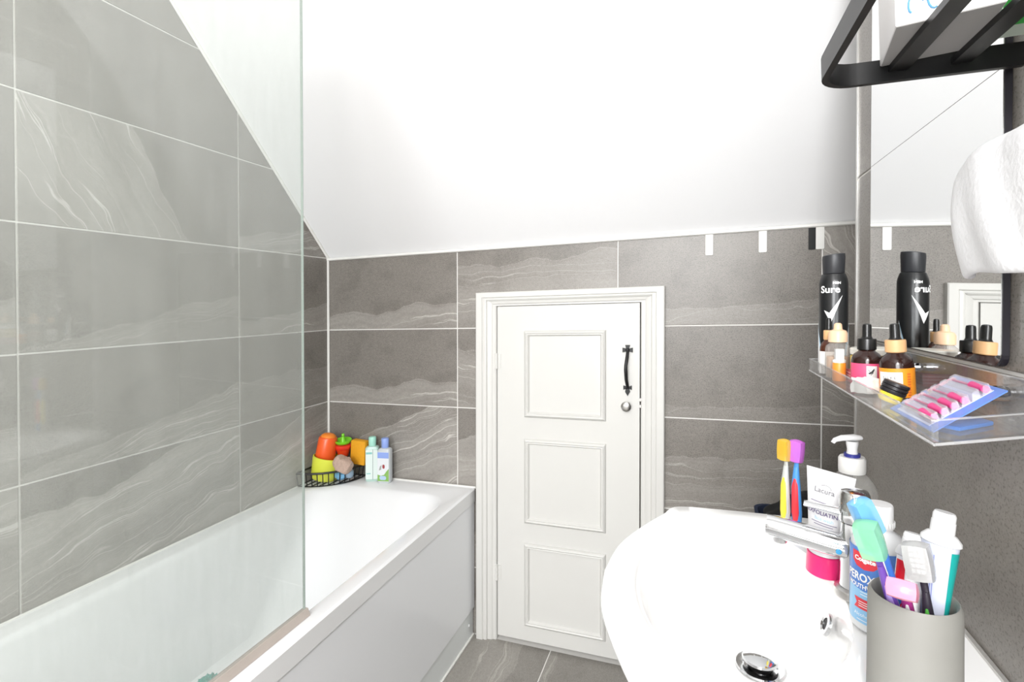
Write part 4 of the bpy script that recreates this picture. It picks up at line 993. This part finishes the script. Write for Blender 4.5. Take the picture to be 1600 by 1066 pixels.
# the two brushes standing behind the tap
m_clr = mat('silver_handle', '#b9bbb8', .3)
toothbrush('childs yellow toothbrush with amber cover standing behind the tap spout', (1.604, -.838, DKZ + .003), (1.6085, -.838, DKZ + .113), (1.610, -.838, DKZ + .149), (-.75, -.65, 0), m_clr, mat('yellow_grip', '#e4d23f', .4), see('amber_cover', '#ecc33f', .62), mat('brown_bristle', '#8a5a2c', .7), cap=(.0195, .016, .036), handle_r=.0062, gr=1.55)
toothbrush('childs red and blue toothbrush with violet cover beside the yellow one', (1.620, -.842, DKZ + .003), (1.6225, -.840, DKZ + .113), (1.6260, -.840, DKZ + .149), (-.55, -.8, 0), mat('blue_brush_handle', '#4c8fd0', .35), mat('red_grip', '#e8353f', .4), see('violet_cover', '#cf6fd6', .68), mat('lilac_bristle', '#8fa4ee', .7), cap=(.0205, .017, .037), handle_r=.0062, gr=1.55)

# toothpaste tubes in the tumbler
def paste(label, top, crimp, axis, r, w, body, capm, capr, caph, art=()):
    top, crimp = Vector(top), Vector(crimp); t = thing('toothpaste_tube', label, 'toothpaste', crimp, 'toothpaste tubes in the tumbler')
    z = (top - crimp).normalized(); L = (top - crimp).length; m = frame((0, 0, 0), z, axis)   # -y of the frame points along axis = thin side
    bm = B(); NS = 28; rr = []
    for k in range(13):
        f = k / 12; a = w * (1 - f) + r * f; b = .0010 + (r - .001) * f ** 1.2
        rr.append([bm.verts.new((a * math.cos(q), b * math.sin(q), L * f)) for q in [2 * PI * i / NS for i in range(NS)]])
    for a, b in zip(rr, rr[1:]):
        for i in range(NS): bm.faces.new((a[i], a[(i + 1) % NS], b[(i + 1) % NS], b[i]))
    bm.faces.new(rr[0][::-1]); bm.faces.new(rr[-1]); place(bm, m); obj('tube_body', bm, body, t)
    bm = B(); lathe(bm, [(r, L), (r + .0015, L + .001), (r + .0012, L + .004), (capr + .002, L + .0085), (capr, L + .0095), (capr * .98, L + .0095 + caph * .55), (capr * .93, L + .0098 + caph * .56), (capr * .93, L + .007 + caph), (capr * .8, L + .0095 + caph), (0, L + .0095 + caph)], 32, m); obj('flip_cap', bm, capm, t)
    for nm, u0, u1, f0, f1, mm in art:
        bm = B(); N = 10
        for side in (1,):
            g = [[bm.verts.new(((w * (1 - f) + r * f + .0004) * math.cos(q), (.0014 + (r - .001) * f ** 1.2) * math.sin(q), L * f)) for q in [u0 + (u1 - u0) * i / N for i in range(N + 1)]] for f in (f0, f0 + (f1 - f0) * .33, f0 + (f1 - f0) * .66, f1)]
            for a, b in zip(g, g[1:]):
                for i in range(N): bm.faces.new((a[i], a[i + 1], b[i + 1], b[i]))
        place(bm, m); obj(nm, bm, mm, t)
    return t
m_paste = mat('pale_lilac_tube', '#bfc3d3', .35); m_teal = mat('teal_stripe', '#16928c', .35); m_lil = mat('lavender_print', '#7d86bb', .5)
art = [('printed_stripe', -PI * .5 + 1.15, -PI * .5 + 2.0, .30, .97, m_teal)] + [('fine_print', -PI * .5 - .55 + .13 * k, -PI * .5 - .50 + .13 * k, .35, .93, m_lil) for k in range(7)]
paste('white and teal toothpaste tube standing cap up in the tumbler', (1.6860, -1.171, .999), (1.663, -1.182, .866), (-.75, -.6, .1), .0138, .0125, m_paste, m_white, .0092, .019, art)
paste('white and red toothpaste tube tucked between the green and grey covered brushes', (1.6645, -1.166, .980), (1.645, -1.186, .866), (-.35, -.9, .2), .0105, .011, mat('white_paste_tube', '#f1f1f1', .35), m_white, .0080, .013, [('printed_stripe', -PI * .5 - 1.1, -PI * .5 - .25, .2, .97, mat('red_stripe', '#dd1f2d', .35))])

SHEAR_THINGS[0] = True
# laundry basket with a black garment in the alcove behind the basin
lb = thing('laundry_basket', 'navy laundry basket standing in the alcove behind the basin', 'laundry basket', W(1.752, -.30, .002))
bm = B(); secs = [(.125, 0), (.138, .35), (.148, .625), (.151, .648), (.143, .648), (.138, .62), (.115, .02)]
rr = [[bm.verts.new((x, y, z)) for x, y in rounded(-a, a, -a, a, .035, 5)] for a, z in secs]
for a, b in zip(rr, rr[1:]):
    for i in range(len(a)): bm.faces.new((a[i], a[(i + 1) % len(a)], b[(i + 1) % len(b)], b[i]))
bm.faces.new(rr[0][::-1]); bm.faces.new(rr[-1]); obj('basket_body', bm, mat('navy_fabric', '#1d2840', .85, bump=.4, nscale=200), lb)
bm = B(); bmesh.ops.create_icosphere(bm, subdivisions=5, radius=1)
for v in bm.verts:
    c = v.co.normalized(); k = 1 + .08 * math.sin(5 * c.x + 2 * c.y) * math.sin(4 * c.z + 1) + .04 * math.sin(11 * c.y + 3 * c.x) + .02 * math.sin(23 * c.x + 9 * c.y)
    v.co = Vector((c.x * .132, c.y * .132, c.z * .055)) * k
    if v.co.z > 0: v.co.z *= 1 + .55 * math.exp(-((v.co.x + .055) ** 2 + (v.co.y + .01) ** 2) / .0025)
o = obj('black_garment', bm, mat('black_cloth', '#0d0d0e', .95), loc=W(1.752, -.30, .662)); tag(o, 'crumpled black garment heaped in the navy laundry basket', 'garment')
